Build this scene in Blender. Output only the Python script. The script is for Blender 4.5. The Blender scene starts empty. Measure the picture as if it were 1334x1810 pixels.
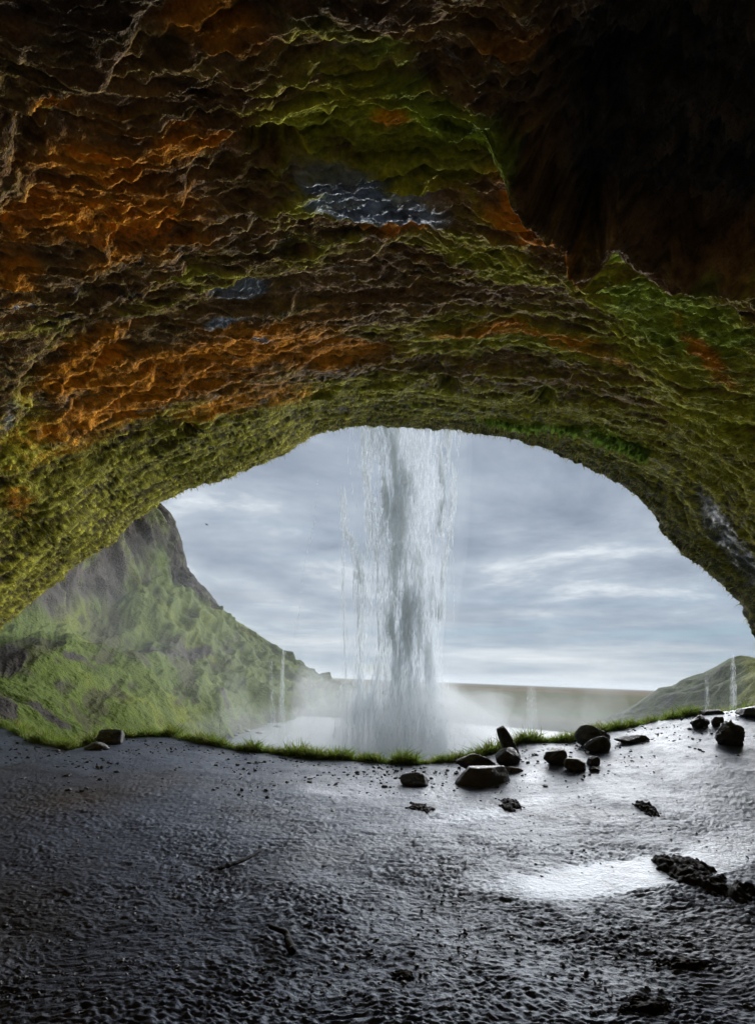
import bpy, bmesh, math, random
import numpy as np
from mathutils import Matrix, Vector

rng = np.random.default_rng(7)
random.seed(7)
S = bpy.context.scene
COL = S.collection
R = math.radians

# ------------------------------------------------------------------ camera
CAM = np.array([0.0, 0.0, 1.7])
F, PX, PY, ROLL = 905.0, 667.0, 1201.0, R(2.2)      # focal length and centre in photograph pixels
W_, H_ = 1334.0, 1810.0
cr, sr = math.cos(ROLL), math.sin(ROLL)
cd = bpy.data.cameras.new('camera')
cd.sensor_fit = 'VERTICAL'
cd.sensor_height = 24.0
cd.lens = 24.0 * F / H_
cd.shift_y = (PY - H_ / 2) / H_
cd.clip_start, cd.clip_end = 0.05, 60000
cam = bpy.data.objects.new('camera', cd)
COL.objects.link(cam)
cam.matrix_world = Matrix(((cr, -sr, 0, CAM[0]), (0, 0, -1, CAM[1]), (sr, cr, 0, CAM[2]), (0, 0, 0, 1)))
S.camera = cam

# ------------------------------------------------------------------ sky, sun, exposure
SUN_EL, SUN_AZ = R(8), R(24)                         # azimuth clockwise from +Y
S.view_settings.view_transform = 'Standard'
S.view_settings.look = 'None'
S.view_settings.gamma = 1.0
S.view_settings.use_curve_mapping = False
S.view_settings.exposure = 1.15
S.cycles.use_denoising = True
S.cycles.max_bounces = 10
S.cycles.diffuse_bounces = 4
S.cycles.glossy_bounces = 4
S.cycles.transparent_max_bounces = 24
S.cycles.volume_bounces = 4
S.cycles.volume_step_rate = 1.0
S.cycles.sample_clamp_indirect = 6.0
S.cycles.use_adaptive_sampling = True
S.cycles.adaptive_threshold = 0.03

world = bpy.data.worlds.new('World')
S.world = world
world.use_nodes = True
world.cycles.sampling_method = 'MANUAL'
world.cycles.sample_map_resolution = 256


class NT:
    """tiny node-tree writer"""
    def __init__(self, tree):
        self.t = tree
        tree.nodes.clear()

    def n(self, kind, ins=None, **props):
        nd = self.t.nodes.new(kind)
        for k, v in props.items():
            setattr(nd, k, v)
        for k, v in (ins or {}).items():
            s = nd.inputs[k]
            if hasattr(v, 'is_linked') or hasattr(v, 'links'):
                self.t.links.new(v, s)
            else:
                s.default_value = v
        return nd

    def m(self, op, a, b=None, c=None, clamp=False):
        ins = {0: a}
        if b is not None: ins[1] = b
        if c is not None: ins[2] = c
        return self.n('ShaderNodeMath', ins, operation=op, use_clamp=clamp).outputs[0]

    def v(self, op, a, b=None):
        ins = {0: a}
        if b is not None: ins[1] = b
        nd = self.n('ShaderNodeVectorMath', ins, operation=op)
        return nd.outputs['Value'] if op in ('LENGTH', 'DOT_PRODUCT', 'DISTANCE') else nd.outputs[0]

    def noise(self, vec, scale, detail=4, rough=0.55, dist=0.0, lac=2.0):
        return self.n('ShaderNodeTexNoise', {'Vector': vec, 'Scale': scale, 'Detail': detail, 'Roughness': rough,
                                             'Distortion': dist, 'Lacunarity': lac}).outputs['Fac']

    def ramp(self, fac, stops):
        nd = self.n('ShaderNodeValToRGB', {'Fac': fac})
        e = nd.color_ramp.elements
        while len(e) < len(stops): e.new(0.5)
        for el, (p, c) in zip(e, stops):
            el.position = p
            el.color = (*c, 1) if len(c) == 3 else c
        return nd.outputs[0]

    def mix(self, fac, a, b, blend='MIX'):
        nd = self.n('ShaderNodeMix', data_type='RGBA', blend_type=blend)
        for i, v in ((0, fac), (6, a), (7, b)):
            if hasattr(v, 'links'): self.t.links.new(v, nd.inputs[i])
            else: nd.inputs[i].default_value = v if i == 0 else ((*v, 1) if len(v) == 3 else v)
        return nd.outputs[2]

    def rng(self, val, a, b, c=0.0, d=1.0, smooth=True):
        return self.n('ShaderNodeMapRange', {0: val, 1: a, 2: b, 3: c, 4: d},
                      interpolation_type='SMOOTHSTEP' if smooth else 'LINEAR').outputs[0]


w = NT(world.node_tree)
tc = w.n('ShaderNodeTexCoord').outputs['Generated']
sky = w.n('ShaderNodeTexSky', sky_type='NISHITA', sun_disc=False, sun_elevation=SUN_EL, sun_rotation=SUN_AZ,
          air_density=1.0, dust_density=0.0, ozone_density=3.0).outputs[0]
sxyz = w.n('ShaderNodeSeparateXYZ', {0: tc})
zz = w.m('MAXIMUM', sxyz.outputs[2], 0.0)
den = w.m('ADD', zz, 0.10)
cx = w.m('DIVIDE', sxyz.outputs[0], den)
cy = w.m('DIVIDE', sxyz.outputs[1], den)
cp = w.n('ShaderNodeCombineXYZ', {0: cx, 1: cy, 2: 3.7}).outputs[0]
n_big = w.noise(cp, 0.66, 9, 0.62, 0.35)
cp2 = w.v('MULTIPLY', cp, (1.0, 1.2, 1.0))
n_lay = w.noise(w.v('ADD', cp2, (11.3, 4.1, 0)), 1.25, 10, 0.64, 0.3)
n_sum = w.m('ADD', w.m('MULTIPLY', n_big, 0.60), w.m('MULTIPLY', n_lay, 0.40))
cloud = w.ramp(n_sum, [(0.38, (0.235, 0.285, 0.365)), (0.46, (0.33, 0.385, 0.465)), (0.53, (0.43, 0.49, 0.565)), (0.61, (0.76, 0.81, 0.85))])
# thin pale layers low over the horizon, with gaps of blue
hs = w.v('MULTIPLY', tc, (1.6, 1.6, 17.0))
n_h = w.noise(w.v('ADD', hs, (2.0, 7.7, 0.4)), 1.7, 8, 0.6, 0.25)
low = w.rng(sxyz.outputs[2], 0.02, 0.20, 1.0, 0.0)
hcol = w.ramp(n_h, [(0.40, (0.25, 0.34, 0.46)), (0.48, (0.36, 0.43, 0.51)), (0.55, (0.50, 0.56, 0.62)), (0.66, (0.74, 0.77, 0.79))])
cloud2 = w.mix(w.m('MULTIPLY', low, 0.75), cloud, hcol)
blue = w.v('SCALE', sky)
blue.node.inputs['Scale'].default_value = 0.10
gap = w.m('MULTIPLY', w.rng(n_h, 0.44, 0.34), w.rng(sxyz.outputs[2], 0.03, 0.16, 1.0, 0.15))
gap = w.m('ADD', w.m('MULTIPLY', gap, 0.5), 0.03)
fin = w.mix(gap, cloud2, blue)
below = w.rng(sxyz.outputs[2], -0.03, 0.0, 0.0, 1.0)
fin = w.mix(below, (0.10, 0.12, 0.10), fin)
bg = w.n('ShaderNodeBackground', {'Color': fin, 'Strength': 0.51})
w.t.links.new(bg.outputs[0], w.n('ShaderNodeOutputWorld').inputs[0])

sd = bpy.data.lights.new('sun', 'SUN')
sd.energy = 4.6
sd.angle = R(60)
sd.color = (0.97, 0.98, 1.0)
sun = bpy.data.objects.new('sun', sd)
COL.objects.link(sun)
sdir = Vector((math.sin(SUN_AZ) * math.cos(SUN_EL), math.cos(SUN_AZ) * math.cos(SUN_EL), math.sin(SUN_EL)))
sun.rotation_euler = sdir.to_track_quat('Z', 'Y').to_euler()
sun.location = (0, 0, 60)

# ------------------------------------------------------------------ numeric helpers
_p = np.random.default_rng(3).permutation(256).astype(np.int32)
PERM = np.concatenate([_p, _p, _p])
_g = np.random.default_rng(5).normal(size=(256, 3))
GRAD = (_g / np.linalg.norm(_g, axis=1, keepdims=True)).astype(np.float32)


def perlin(P):
    P = np.asarray(P, np.float32)
    i = np.floor(P).astype(np.int32)
    f = P - i
    i &= 255
    u = f * f * f * (f * (f * 6 - 15) + 10)
    x0, y0, z0 = i[..., 0], i[..., 1], i[..., 2]
    x1, y1, z1 = (x0 + 1) & 255, (y0 + 1) & 255, (z0 + 1) & 255
    fx, fy, fz = f[..., 0], f[..., 1], f[..., 2]

    def corner(a, b, c, dx, dy, dz):
        g = GRAD[PERM[PERM[PERM[a] + b] + c]]
        return g[..., 0] * (fx - dx) + g[..., 1] * (fy - dy) + g[..., 2] * (fz - dz)
    ux, uy, uz = u[..., 0], u[..., 1], u[..., 2]
    a = corner(x0, y0, z0, 0, 0, 0); b = corner(x1, y0, z0, 1, 0, 0); ab = a + ux * (b - a)
    c = corner(x0, y1, z0, 0, 1, 0); d = corner(x1, y1, z0, 1, 1, 0); cd_ = c + ux * (d - c)
    e = corner(x0, y0, z1, 0, 0, 1); f_ = corner(x1, y0, z1, 1, 0, 1); ef = e + ux * (f_ - e)
    g = corner(x0, y1, z1, 0, 1, 1); h = corner(x1, y1, z1, 1, 1, 1); gh = g + ux * (h - g)
    lo = ab + uy * (cd_ - ab)
    hi = ef + uy * (gh - ef)
    return (lo + uz * (hi - lo)) * 1.5


def fbm(P, oct=4, gain=0.5):
    s, a, t = 0, 1.0, 0
    for k in range(oct):
        s = s + a * perlin(P * (2.03 ** k) + 17.3 * k)
        t += a
        a *= gain
    return s / t


def ridged(P, oct=3, gain=0.5):
    s, a, t = 0, 1.0, 0
    for k in range(oct):
        s = s + a * (1 - np.abs(perlin(P * (2.1 ** k) + 9.1 * k)) * 1.6)
        t += a
        a *= gain
    return s / t


def sst(x, a, b):
    t = np.clip((x - a) / (b - a), 0, 1)
    return t * t * (3 - 2 * t)


def at(px, py, Y):
    """photograph pixel and distance into the scene -> point in the place"""
    px, py, Y = np.broadcast_arrays(np.asarray(px, float), np.asarray(py, float), np.asarray(Y, float))
    u, v = (px - PX) / F, (PY - py) / F
    return np.stack([CAM[0] + (u * cr - v * sr) * Y, CAM[1] + Y, CAM[2] + (u * sr + v * cr) * Y], -1)


def to_px(P):
    d = P - CAM
    Y = np.maximum(d[..., 1], 0.05)
    x, z = d[..., 0] / Y, d[..., 2] / Y
    return PX + F * (x * cr + z * sr), PY - F * (-x * sr + z * cr)


def lerp(a, b, t):
    return a + (b - a) * t


def mixc(c, new, m):
    m = np.clip(m, 0, 1)[..., None]
    return c * (1 - m) + np.asarray(new, float) * m


def mesh(name, V, polys, mat, parent=None, attrs=None, flat=False):
    """polys: (n,k) int array"""
    V = np.ascontiguousarray(V.reshape(-1, 3), np.float32)
    polys = np.ascontiguousarray(polys, np.int32)
    n, k = polys.shape
    me = bpy.data.meshes.new(name)
    me.vertices.add(len(V)); me.vertices.foreach_set('co', V.ravel())
    me.loops.add(n * k); me.loops.foreach_set('vertex_index', polys.ravel())
    me.polygons.add(n)
    me.polygons.foreach_set('loop_start', np.arange(0, n * k, k, dtype=np.int32))
    if flat:
        me.polygons.foreach_set('use_smooth', np.zeros(n, bool))
    for an, arr in (attrs or {}).items():
        arr = np.asarray(arr, np.float32).reshape(len(V), -1)
        if arr.shape[1] == 1:
            me.attributes.new(an, 'FLOAT', 'POINT').data.foreach_set('value', np.ascontiguousarray(arr.ravel()))
        else:
            rgba = np.concatenate([arr, np.ones((len(V), 1), np.float32)], 1)
            me.attributes.new(an, 'FLOAT_COLOR', 'POINT').data.foreach_set('color', np.ascontiguousarray(rgba.ravel()))
    me.update(calc_edges=True)
    if mat: me.materials.append(mat)
    o = bpy.data.objects.new(name, me)
    COL.objects.link(o)
    o.parent = parent
    return o


def quads(nr, nc, flip=False):
    i = np.arange(nr * nc, dtype=np.int32).reshape(nr, nc)
    a, b, c, d = i[:-1, :-1].ravel(), i[:-1, 1:].ravel(), i[1:, 1:].ravel(), i[1:, :-1].ravel()
    return np.stack([d, c, b, a] if flip else [a, b, c, d], 1)


def grid_normals(P):
    du, dv = np.gradient(P, axis=1), np.gradient(P, axis=0)
    n = np.cross(du, dv)
    return n / np.maximum(np.linalg.norm(n, axis=-1, keepdims=True), 1e-9)


def tag(o, label, cat=None, group=None, kind=None):
    o['label'] = label
    if cat: o['category'] = cat
    if group: o['group'] = group
    if kind: o['kind'] = kind
    return o


def blob(px, py, spots):
    """soft patches: (centre x, centre y, radius x, radius y, turn in degrees, weight)"""
    s = 0
    for (x, y, rx, ry, a, wt) in spots:
        c, s_ = math.cos(R(a)), math.sin(R(a))
        dx, dy = px - x, py - y
        e = ((dx * c + dy * s_) / rx) ** 2 + ((-dx * s_ + dy * c) / ry) ** 2
        s = np.maximum(s, wt * np.exp(-e * 0.9))
    return s


# ------------------------------------------------------------------ materials
def new_mat(name):
    m = bpy.data.materials.new(name)
    m.use_nodes = True
    return m, NT(m.node_tree)


def surface_mat(name, gloss=(0.55, 0.9), spec=0.5, bump=((14, 0.5, 0.02),), tint=0.35, tint_scale=6.0, rough_attr=False, coat=0.0, ior=1.5, tone=None):
    """colour from the mesh's own pigment attribute, broken up by noise, with fine relief"""
    m, t = new_mat(name)
    pos = t.n('ShaderNodeTexCoord').outputs['Object']
    col = t.n('ShaderNodeAttribute', attribute_name='pigment').outputs['Color']
    n1 = t.noise(pos, tint_scale, 4, 0.62)
    n2 = t.noise(pos, tint_scale * 5.3, 3, 0.65)
    k = t.m('ADD', t.m('MULTIPLY', n1, 1.0), t.m('MULTIPLY', n2, 0.9))
    k = t.rng(k, 0.55, 1.35, 1 - tint, 1 + tint, smooth=False)
    sc = t.n('ShaderNodeVectorMath', {0: col, 'Scale': k}, operation='SCALE').outputs[0]
    b = t.n('ShaderNodeBsdfPrincipled', {'Base Color': sc, 'IOR': ior})
    b.inputs['Specular IOR Level'].default_value = spec
    if tone: b.inputs['Specular Tint'].default_value = (*tone, 1)
    if rough_attr:
        wet = t.n('ShaderNodeAttribute', attribute_name='wet').outputs['Fac']
        t.t.links.new(t.rng(wet, 0.0, 0.8, spec * 0.3, spec, smooth=False), b.inputs['Specular IOR Level'])
        r = t.rng(t.m('ADD', wet, t.m('MULTIPLY', t.m('SUBTRACT', n2, 0.5), 0.5)), 0, 1, gloss[1], gloss[0], smooth=False)
    else:
        r = t.rng(n2, 0.3, 0.7, gloss[0], gloss[1])
    t.t.links.new(r, b.inputs['Roughness'])
    nrm = None
    for (sc_, st, ds) in bump:
        h = t.noise(pos, sc_, 3, 0.62)
        bi = {'Height': h, 'Strength': st, 'Distance': ds}
        if nrm is not None: bi['Normal'] = nrm
        nrm = t.n('ShaderNodeBump', bi).outputs[0]
    t.t.links.new(nrm, b.inputs['Normal'])
    if coat:
        b.inputs['Coat Weight'].default_value = coat
        b.inputs['Coat Roughness'].default_value = 0.2
    t.t.links.new(b.outputs[0], t.n('ShaderNodeOutputMaterial').inputs[0])
    return m


def leaf_mat(name, trans=0.4):
    m, t = new_mat(name)
    col = t.n('ShaderNodeAttribute', attribute_name='pigment').outputs['Color']
    d = t.n('ShaderNodeBsdfPrincipled', {'Base Color': col, 'Roughness': 0.6}).outputs[0]
    tr = t.n('ShaderNodeBsdfTranslucent', {'Color': col}).outputs[0]
    mx = t.n('ShaderNodeMixShader', {0: trans, 1: d, 2: tr}).outputs[0]
    t.t.links.new(mx, t.n('ShaderNodeOutputMaterial').inputs[0])
    return m


M_CAVE = surface_mat('mossy_cave_rock', (0.25, 0.9), 0.5, ((14, 0.8, 0.06), (55, 0.9, 0.028)), 0.6, 5.0, rough_attr=True)
M_FLOOR = surface_mat('wet_black_mud', (0.34, 0.56), 0.5, ((22, 0.5, 0.03), (80, 0.6, 0.010)), 0.45, 7.0, rough_attr=True, ior=1.5, tone=(0.55, 0.78, 1.0))
M_HILL = surface_mat('hill_turf', (0.8, 0.95), 0.05, ((1.3, 0.8, 0.4), (5.0, 0.9, 0.15)), 0.45, 0.9)
M_PLAIN = surface_mat('plain_turf', (0.9, 1.0), 0.0, ((0.05, 0.3, 0.6), (0.5, 0.3, 0.1)), 0.22, 0.02)
M_ROCK = surface_mat('wet_basalt', (0.35, 0.8), 0.5, ((12, 0.9, 0.05), (55, 0.8, 0.015)), 0.5, 6.0)
M_CLOD = surface_mat('wet_peat', (0.6, 0.9), 0.15, ((30, 0.7, 0.02), (90, 0.6, 0.008)), 0.5, 12.0)
M_GRASS = leaf_mat('grass_blade', 0.45)
M_MOSS = leaf_mat('moss_thread', 0.45)
M_BIRD = surface_mat('feathers', (0.6, 0.8), 0.3, ((30, 0.2, 0.01),), 0.2, 10.0)

# ------------------------------------------------------------------ cave floor
EDGE = np.array([(-420, 1250, 12.2), (-150, 1262, 12.2), (0, 1283, 12.0), (60, 1310, 11.0), (130, 1326, 10.4), (165, 1322, 10.5), (200, 1303, 11.6),
                 (300, 1302, 11.9), (360, 1315, 11.4), (430, 1327, 11.2), (550, 1339, 10.9), (650, 1347, 10.6), (740, 1351, 10.5), (820, 1346, 10.6),
                 (870, 1331, 11.0), (920, 1314, 11.5), (1000, 1311, 11.6), (1030, 1303, 11.8), (1100, 1288, 12.2), (1150, 1277, 12.6), (1200, 1268, 12.9),
                 (1250, 1260, 13.2), (1334, 1253, 13.5), (1500, 1246, 13.8), (1900, 1232, 14.0)], float)
EW = at(EDGE[:, 0], EDGE[:, 1], EDGE[:, 2])


def edge_y(X): return np.interp(X, EW[:, 0], EW[:, 1])


def floor_z(X, Y):
    ye = edge_y(X)
    z = np.interp(X, EW[:, 0], EW[:, 2]) * sst(Y, 3.5, ye)
    d = np.maximum(Y - ye, 0)
    return z - np.minimum(0.5 * d * d + 0.35 * d, 1.1 * d) + 0.02 * sst(d, 0, 0.3)


def floor_hit(px, py):
    Ys = np.linspace(1.5, 14.5, 2600)
    P = at(px, py, Ys)
    below_ = P[:, 2] < floor_z(P[:, 0], P[:, 1])
    i = int(np.argmax(below_)) if below_.any() else len(Ys) - 1
    return P[i]


PUDDLES = [(1090, 1548, 210, 34, -8, 1.0), (1260, 1515, 120, 40, -20, 0.9), (850, 1440, 150, 16, -6, 0.5), (960, 1415, 110, 12, -10, 0.45),
           (620, 1400, 200, 18, 0, 0.45), (1150, 1330, 200, 40, -12, 0.2), (930, 1372, 60, 18, 0, 0.5), (640, 1500, 300, 60, 0, 0.25)]


def floor_relief(P):
    px, py = to_px(P)
    pud = blob(px, py, PUDDLES)
    wv = np.stack([fbm(P * 1.3 + 5, 2), fbm(P * 1.3 + 25, 2), 0 * px], -1)
    Q = P * np.array([1, 1, 0]) + 0.22 * wv
    big = fbm(Q * 0.8, 3)
    mid = ridged(Q * np.array([1.9, 5.6, 1]) + 3.3, 3, 0.55)
    fine = ridged(Q * np.array([6.0, 17.0, 1]), 2, 0.6)
    grit = perlin(Q * np.array([28.0, 44.0, 1]))
    rest = 1 - 0.85 * sst(pud + 0.25 * big + 0.10 * mid, 0.45, 0.68)
    near = (1 - 0.55 * sst(P[..., 1], 5.0, 9.0)) * (0.5 + 0.8 * sst(fbm(Q * 1.1 + 31, 4), -0.25, 0.3))
    h = 0.05 * big + rest * near * (0.016 * (mid - 0.5) + 0.020 * (fine - 0.5) + 0.014 * grit)
    return h, pud, mid, fine, big


_pyv = np.concatenate([np.linspace(1880, 1300, 440)])
_rows = list(1.7 * F / (_pyv - PY) )                              # even in the picture on flat ground, 2.3 m .. 15 m
_rows = np.array([-7, -6, -5, -4, -3, -2, -1, 0, 1.0, 1.6, 2.0] + [y for y in _rows if y > 2.2] + list(np.linspace(15.7, 22, 24)))
_s = np.sort(np.concatenate([np.linspace(-0.80, 0.80, 560), np.linspace(-2.2, -0.81, 40), np.linspace(0.81, 2.2, 40)]))
YY, SS = np.meshgrid(_rows, _s, indexing='ij')
XX = SS * np.maximum(YY + 0.4, 2.5 - 0.2 * np.minimum(YY, 0))
FP = np.stack([XX, YY, floor_z(XX, YY)], -1)
fh, pud, fmid, ffine, fbig = floor_relief(FP)
FP[..., 2] += fh
fpx, fpy = to_px(FP)
fc = np.ones(FP.shape) * np.array([0.060, 0.073, 0.112])
fc = mixc(fc, (0.036, 0.030, 0.030), sst(fbm(FP * 0.7 + 40, 3), -0.1, 0.5) * 0.6)
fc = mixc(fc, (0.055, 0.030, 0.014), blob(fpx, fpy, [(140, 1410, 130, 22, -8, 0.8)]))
fc = mixc(fc, (0.075, 0.082, 0.092), 0.8 * sst(pud + 0.35 * fbm(FP * np.array([1.5, 4, 0]), 4) + 0.15 * (ffine - .5), 0.50, 0.66))       # paler where the puddles lie
wet = 0.35 + 0.55 * sst(pud + 0.25 * fbig, 0.15, 0.7) + 0.12 * fbm(FP * 2.2 + 8, 3)
wet -= 0.30 * sst(fmid, 0.62, 0.9)
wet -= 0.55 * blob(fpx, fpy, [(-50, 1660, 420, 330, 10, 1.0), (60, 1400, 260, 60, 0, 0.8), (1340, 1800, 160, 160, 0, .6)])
fc = mixc(fc, (0.022, 0.017, 0.013), 0.7 * blob(fpx, fpy, [(-50, 1680, 400, 330, 10, 1.0), (40, 1400, 240, 50, 0, .8)]))  # left floor painted darker, in place of the dim cave wall's reflection
# far bank: turf and soil below the edge
bank = sst(FP[..., 1] - edge_y(FP[..., 0]), 0.02, 0.25)
fc = mixc(fc, (0.07, 0.085, 0.022), bank)
wet = wet * (1 - 0.8 * bank)
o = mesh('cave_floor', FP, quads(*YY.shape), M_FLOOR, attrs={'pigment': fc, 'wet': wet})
tag(o, 'wet black mud and gravel floor of the cave', kind='structure')

# ------------------------------------------------------------------ cave: lip, vault and outer cliff
LIP = np.array([(-330, 1345), (-230, 1290), (-120, 1205), (-50, 1150), (0, 1108), (60, 1058), (130, 1000), (200, 958), (235, 918), (285, 884), (330, 861), (400, 845), (440, 825), (500, 803),
                (545, 772), (575, 760), (620, 754), (650, 750), (750, 755), (850, 763), (910, 775), (980, 797), (1040, 822), (1090, 848), (1130, 877),
                (1155, 903), (1175, 943), (1210, 982), (1250, 1013), (1280, 1037), (1300, 1058), (1334, 1112), (1370, 1180), (1400, 1250), (1430, 1330)], float)
_ly = 15.0 - 2.6 * ((LIP[:, 0] - 690) / 700) ** 2
_ly = np.maximum(_ly, 10.8)
LW = at(LIP[:, 0], LIP[:, 1], _ly)
seg = np.concatenate([[0], np.cumsum(np.hypot(np.diff(LIP[:, 0]), np.diff(LIP[:, 1])))])
NTH = 1080
tt = np.linspace(0, seg[-1], NTH)
L = np.stack([np.interp(tt, seg, LW[:, k]) for k in range(3)], -1)
ker = np.ones(9) / 9.0
for k in range(3):
    pad = np.concatenate([np.full(4, L[0, k]), L[:, k], np.full(4, L[-1, k])])
    L[:, k] = np.convolve(pad, ker, 'valid')
# profile along the middle: distance in -> height, narrowing
PRO = np.array([(15.0, 1.000, 1.000), (13, 0.935, 0.95), (10, 0.815, 0.86), (8, 0.735, 0.79), (6, 0.65, 0.70), (4.5, 0.583, 0.62), (3, 0.51, 0.54),
                (1.5, 0.44, 0.47), (0, 0.38, 0.42), (-2, 0.30, 0.34), (-4, 0.22, 0.24), (-6.5, 0.0, 0.06)])[::-1]
ztop = L[:, 2].max()
_y = np.linspace(15, 0.6, 4000)
_zc = np.interp(_y, PRO[:, 0], PRO[:, 1]) * ztop
_pyc = PY - F * (_zc - 1.7) / _y
targ = np.linspace(_pyc[0], -60, 540)
inner = np.interp(-targ, -_pyc, _y)
rows_y = np.concatenate([inner, np.linspace(inner[-1] - 0.12, -6.5, 40)])
NV = len(rows_y)
aa = np.interp(rows_y, PRO[:, 0], PRO[:, 2])
bb = np.interp(rows_y, PRO[:, 0], PRO[:, 1])
v = sst(rows_y, 15.0, 3.0)
th = np.linspace(0, math.pi, NTH)
# deeper in, the arch relaxes into a plain vault
half = (L[-1, 0] - L[0, 0]) / 2
mid_x = (L[-1, 0] + L[0, 0]) / 2
ell_x = mid_x - half * np.cos(th) * 1.02
ell_z = L[0, 2] + (ztop - L[0, 2]) * np.sin(th) ** 0.62
bl = (0.75 * v)[:, None]
RX = (1 - bl) * L[None, :, 0] + bl * ell_x[None]
RZ = (1 - bl) * L[None, :, 2] + bl * ell_z[None]
CX = (RX - 0.6) * aa[:, None] + 0.6
CZ = np.where(RZ > 0, RZ * bb[:, None], RZ)
CY = rows_y[:, None] + (L[:, 1] - 15.0)[None] * (1 - 0.8 * v)[:, None]
VAULT = np.stack([CX, CY, CZ], -1)
N = grid_normals(VAULT)
toward = np.array([0.6, 5.0, 1.0]) - VAULT
flip = np.sign((N * toward).sum(-1, keepdims=True))
N = N * np.where(flip == 0, 1, flip)
vpx, vpy = to_px(VAULT)
front = (VAULT[..., 1] > 0.5)
vpx = np.where(front, vpx, 667 + VAULT[..., 0] * 250); vpy = np.where(front, vpy, -900)
lipd = (15.0 - rows_y)[:, None] + 0 * CX                           # metres in from the lip

P = VAULT
wv = np.stack([fbm(P * 0.55 + 3, 3), fbm(P * 0.55 + 33, 3), fbm(P * 0.55 + 63, 3)], -1)
big = fbm(P * 0.33 + 2.0, 4)
Q = P + 0.55 * wv
# bedding: tilted rock layers that break off in steps
bed = (P * np.array([0.28, 0.35, 1.0])).sum(-1) * 1.55 + 1.1 * wv[..., 0] + 0.5 * fbm(P * 1.4, 3)
saw = bed - np.floor(bed)
step = sst(saw, 0.0, 0.75) * (1 - sst(saw, 0.86, 1.0))
arc = np.concatenate([[0], np.cumsum(np.linalg.norm(np.diff(L, axis=0), axis=1))])
ARC = arc[None] * (0.25 + 0.75 * aa)[:, None]
FLOW = np.stack([0.20 * ARC, lipd + 0.15 * VAULT[..., 2], 0.4 * VAULT[..., 2]], -1) + 0.5 * wv
lum = ridged(FLOW * 0.95, 3, 0.5)
cell = ridged(FLOW * 2.5 + 4.4, 3, 0.6)
wv2 = np.stack([perlin(P * 3.1 + 3), perlin(P * 3.1 + 33), perlin(P * 3.1 + 63)], -1)
thr = ridged(FLOW * 6.0 + 0.45 * wv2 + 7.7, 2, 0.6)
crag = ridged(Q * 8.5 + 1.3, 3, 0.6)
FL2 = np.stack([0.115 * ARC, lipd + 0.15 * VAULT[..., 2], 0.3 * VAULT[..., 2]], -1) + 0.35 * wv
string = np.maximum(1 - 5.0 * np.abs(perlin(FL2 * 4.6 + 0.25 * wv2 + 21)), 1 - 6.0 * np.abs(perlin(FL2 * 8.3 + 0.3 * wv2 + 51)))
string = np.maximum(string, 0.85 * (1 - 5.0 * np.abs(perlin(FL2 * 14.5 + 0.4 * wv2 + 81))))
string = np.clip(string, 0, 1)
fibre = fbm(np.stack([0.6 * FL2[..., 0], FL2[..., 1], FL2[..., 2]], -1) * 24.0 + 0.5 * wv2, 3, 0.65)
grit = fbm(P * 11.0, 3, 0.6)
deep = sst(lipd, 3.0, 8.0)
A_ = 0.35 + 0.65 * sst(lipd, 0.0, 4.0)
disp = A_ * (0.30 * big + 0.12 * (lum - 0.55) + 0.06 * deep * (step - 0.5)) + (0.10 - 0.02 * deep) * (cell - 0.5) + (0.060 - 0.02 * deep) * (thr - 0.5) + 0.036 * (1 - 0.3 * deep) * string + 0.020 * fibre + 0.010 * (1 + 2.2 * deep) * grit + 0.022 * (0.2 + deep) * (crag - 0.5)
# the black hollow in the upper right, behind a broken ledge
led = np.interp(vpx, [780, 840, 890, 960, 1010, 1045, 1085, 1110, 1160, 1210, 1270, 1334, 1700], [150, 175, 205, 250, 305, 372, 345, 315, 340, 362, 360, 370, 350])
led = led + 14 * fbm(np.stack([vpx / 40, vpy / 40, 0 * vpx], -1), 3)
hol = sst(led - vpy, -14, 80) * np.where(front, 1, 0.0)
hol = hol * sst(vpx + 40 * wv[..., 1], 885, 1080)
hol2 = hol
disp = disp + 0.20 * hol * (crag + cell - 1) - 0.28 * hol2 * (1 + 0.5 * fbm(P * 1.3 + 12, 3)) + 0.22 * sst(led - vpy, -70, -5) * (1 - sst(led - vpy, -5, 40)) * sst(vpx, 840, 930)
# second hollow, small pits in the brow
pit = blob(vpx, vpy, [(790, 665, 26, 20, 20, 1), (965, 695, 22, 18, 20, 0.9), (690, 640, 40, 10, 0, 0.7), (330, 755, 26, 14, -20, 0.8), (560, 690, 40, 9, -15, 0.7), (215, 725, 30, 10, -30, 0.6),
                      (480, 245, 70, 26, 5, 0.8), (800, 300, 60, 18, 10, 0.8), (1000, 400, 50, 14, 12, 0.6), (1110, 600, 70, 12, 20, .5)])
disp -= 0.30 * sst(pit + 0.12 * wv[..., 1], 0.3, 0.8)
VP = VAULT + N * disp[..., None]
# outer cliff rising from the lip
nout = np.stack([L[:, 0] - mid_x, 0 * L[:, 0], (L[:, 2] - 1.0) * 1.2], -1)
nout /= np.linalg.norm(nout, axis=1, keepdims=True)
outs = []
for d, fwd in ((38, 2.0), (30, 2.2), (22, 1.6), (15, 1.8), (10, 1.2), (7, 1.5), (5, 1.0), (3.5, 1.2), (2.4, 0.9), (1.6, 0.8), (1.0, 0.6), (0.6, 0.42), (0.3, 0.25), (0.12, 0.12)):
    q = L + nout * d
    q[:, 1] += fwd
    q[:, 2] += 0.12 * d
    nn = fbm(q * 0.35, 4) * min(1.2, 0.25 * d) + 0.1 * fbm(q * 2.5, 2) * min(1, d)
    q[:, 1] += nn
    outs.append(q)
OUT = np.stack(outs)
OUT = OUT + (VP[0] - L)[None] * np.array([max(0, 1 - 0.35 * d) for d in (38, 30, 22, 15, 10, 7, 5, 3.5, 2.4, 1.6, 1.0, .6, .3, .12)])[:, None, None]
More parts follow.
